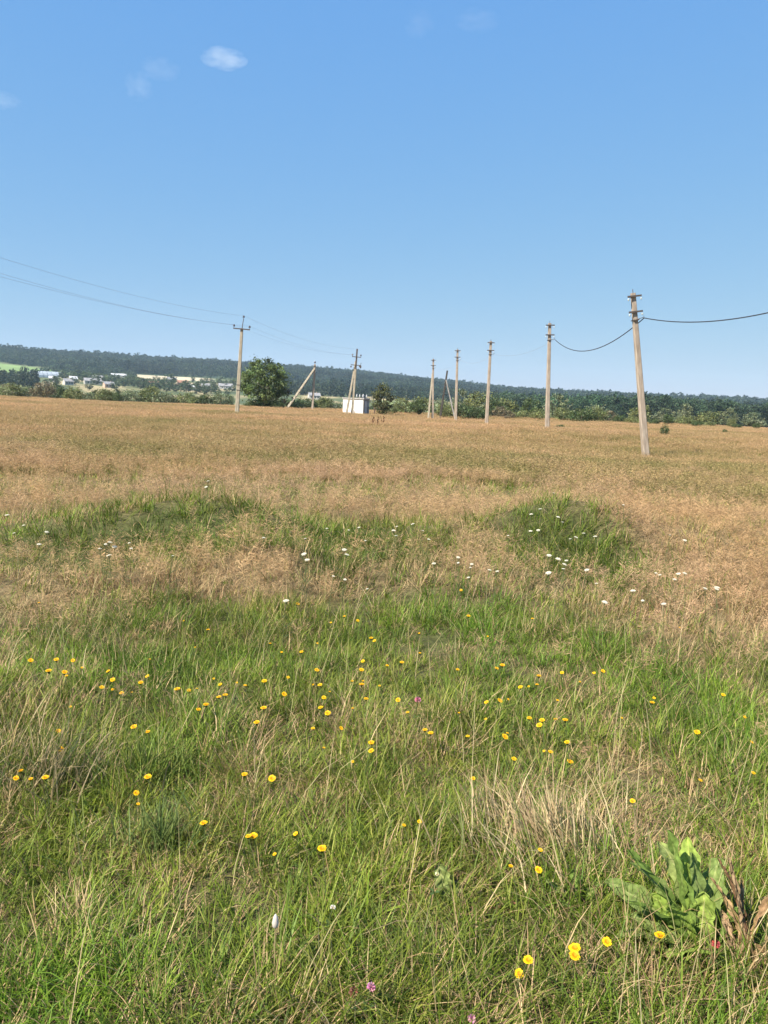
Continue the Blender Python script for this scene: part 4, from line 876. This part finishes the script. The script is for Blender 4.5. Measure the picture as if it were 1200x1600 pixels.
for lst, lab, grp in ((W_L, 'white yarrow flower head by the dark green mound of weeds', 'yarrow by the dark green mound'), (W_C, 'white yarrow flower head in the green dip between the mounds', 'yarrow in the dip between mounds'), (W_B, 'white yarrow flower head over tan feathery grass', 'yarrow over the tan grass'),
                      (W_R, 'white yarrow flower head on the green weedy mound topped with tan grass', 'yarrow on the tan topped mound'), (W_F, 'white yarrow flower head scattered in dry grass beyond the weedy mound', 'yarrow beyond the weedy mound')):
    for q in lst: yarrow(*q, lab, grp)

def clover(px, py, col, label, h=.16, s=1.0):
    me, tip = stem_to(h, .02, .01, .0015); p = ground_at(px, py, tip.z); x, y = p[0]-tip.x, p[1]-tip.y; t = thing('clover_flower', label, 'flower', (x, y, Hs(x, y))); link('stem', me, t)
    r = random.Random(px); m = MB()
    for k in range(70):
        z = r.uniform(-.5, 1); a = r.uniform(0, 6.28); q = math.sqrt(max(0, 1-z*z)); d = Vector((q*math.cos(a), q*math.sin(a), z)); u = d.orthogonal().normalized()*.0016; b = d*.004; e = d*.0125
        m.add([b-u, b+u, e+u*.9, e-u*.9], [(0, 1, 2, 3)], tuple(c*r.uniform(.75, 1.3) for c in col))
    hd = link('flower_head', m.mesh('flower_head', M_petal), t, tip); hd.scale = (s, s, s)
    for k in range(3):
        m = MB(); a = k*2.09; c_, s_ = math.cos(a), math.sin(a); m.add([(0, 0, 0), (.012*c_-.007*s_, .012*s_+.007*c_, .003), (.022*c_, .022*s_, .002), (.012*c_+.007*s_, .012*s_-.007*c_, .003)], [(0, 1, 2, 3)], (.07, .12, .035)); link('leaf', m.mesh('leaf', M_petal), t, tip*.55)
clover(653, 1095, (.52, .20, .27), 'dusty pink clover head among yellow flowers', .2, 1.35); clover(580, 1545, (.60, .27, .40), 'pink clover head low in the near grass', .12); clover(737, 1592, (.55, .25, .38), 'pink clover head in the nearest short grass', .08, .9)
clover(552, 1556, (.22, .10, .06), 'brown withered clover head beside the pink one', .10, 1.1); clover(520, 1421, (.75, .73, .62), 'white clover head in the near grass', .12, .7); clover(683, 1367, (.78, .74, .45), 'cream clover head above the pale broad leaf', .14, .6)
clover(1118, 1478, (.40, .07, .07), 'dark red seed head against the big dock leaves', .12, 1.0)
# plantain spike
me, tip = stem_to(.17, .0, .0, .002, (.40, .33, .16)); p = ground_at(430, 1455, .17); t = thing('plantain_spike', 'pale plantain seed spike standing in the near grass', 'flower', (p[0], p[1], Hs(p[0], p[1]))); link('stem', me, t)
m = MB(); m.lathe([(.002, 0), (.009, .008), (.010, .02), (.007, .035), (.002, .045)], 9, None, (.62, .56, .50)); link('spike', m.mesh('spike', M_petal, True), t, tip)

# ------------------------------------------------------------------ clouds (small real volumes) and haze
def cloud_mat(dens, scale, thr, seed):
    m, n, o = nodes('cloud_vapour'); L = n.links.new
    tc = n.nodes.new('ShaderNodeTexCoord'); mp = n.nodes.new('ShaderNodeMapping'); mp.inputs['Location'].default_value = (seed*3.1, seed*1.7, seed); L(tc.outputs['Object'], mp.inputs[0])
    nz = n.nodes.new('ShaderNodeTexNoise'); nz.inputs['Scale'].default_value = scale; nz.inputs['Detail'].default_value = 5; L(mp.outputs[0], nz.inputs['Vector'])
    ln = n.nodes.new('ShaderNodeVectorMath'); ln.operation = 'LENGTH'; L(tc.outputs['Object'], ln.inputs[0])
    mr = n.nodes.new('ShaderNodeMapRange'); mr.inputs['From Min'].default_value = 1.0; mr.inputs['From Max'].default_value = .15; mr.inputs['To Min'].default_value = 0.0; mr.inputs['To Max'].default_value = .30; L(ln.outputs['Value'], mr.inputs['Value'])
    ad = n.nodes.new('ShaderNodeMath'); ad.operation = 'ADD'; L(nz.outputs['Fac'], ad.inputs[0]); L(mr.outputs[0], ad.inputs[1])
    m2 = n.nodes.new('ShaderNodeMapRange'); m2.inputs['From Min'].default_value = thr; m2.inputs['From Max'].default_value = thr+.3; m2.inputs['To Max'].default_value = dens; L(ad.outputs[0], m2.inputs['Value'])
    v = n.nodes.new('ShaderNodeVolumePrincipled'); v.inputs['Color'].default_value = (1, 1, 1, 1); v.inputs['Anisotropy'].default_value = 0.0; L(m2.outputs[0], v.inputs['Density']); L(v.outputs[0], o.inputs['Volume']); return m
def cloud(px, py, D, wx, wz, dens, thr, seed, label, group=None):
    m = MB(); n = 14; m.lathe([(max(.02, math.sin(math.pi*k/9)), -math.cos(math.pi*k/9)) for k in range(10)], n)
    o = link('cloud', m.mesh('cloud', cloud_mat(dens, 1.9, thr, seed)), loc=at_range(px, py, D)); o.scale = (wx, wx*.8, wz); tag(o, label, 'cloud', group)
cloud(350, 92, 3600, 105, 40, .0034, .48, 1, 'small bright puff of cloud, the brightest in the clear sky')
cloud(217, 135, 3600, 65, 62, .0011, .48, 2, 'faint round wisp of cloud below the bright puff')
cloud(250, 108, 3700, 90, 50, .0006, .46, 3, 'very faint wisp between the round wisp and the bright puff')
cloud(5, 157, 3700, 75, 34, .0011, .48, 4, 'faint flat wisp of cloud over the hill end')
cloud(655, 38, 3700, 75, 60, .0004, .46, 5, 'thin veil of cloud high above the substation', 'thin high veils'); cloud(745, 32, 3700, 110, 42, .0004, .46, 6, 'thin veil of cloud high above the substation', 'thin high veils')

m, n, o = nodes('haze_air'); v = n.nodes.new('ShaderNodeVolumePrincipled'); v.inputs['Color'].default_value = (.58, .80, 1.0, 1); v.inputs['Density'].default_value = .000118; v.inputs['Anisotropy'].default_value = .0
n.links.new(v.outputs[0], o.inputs['Volume'])
mb = MB(); mb.box(-2600, 2600, -700, 2700, -10, 135); hz = link('haze', mb.mesh('haze', m)); tag(hz, 'thin blue air haze over the valley', kind='stuff')
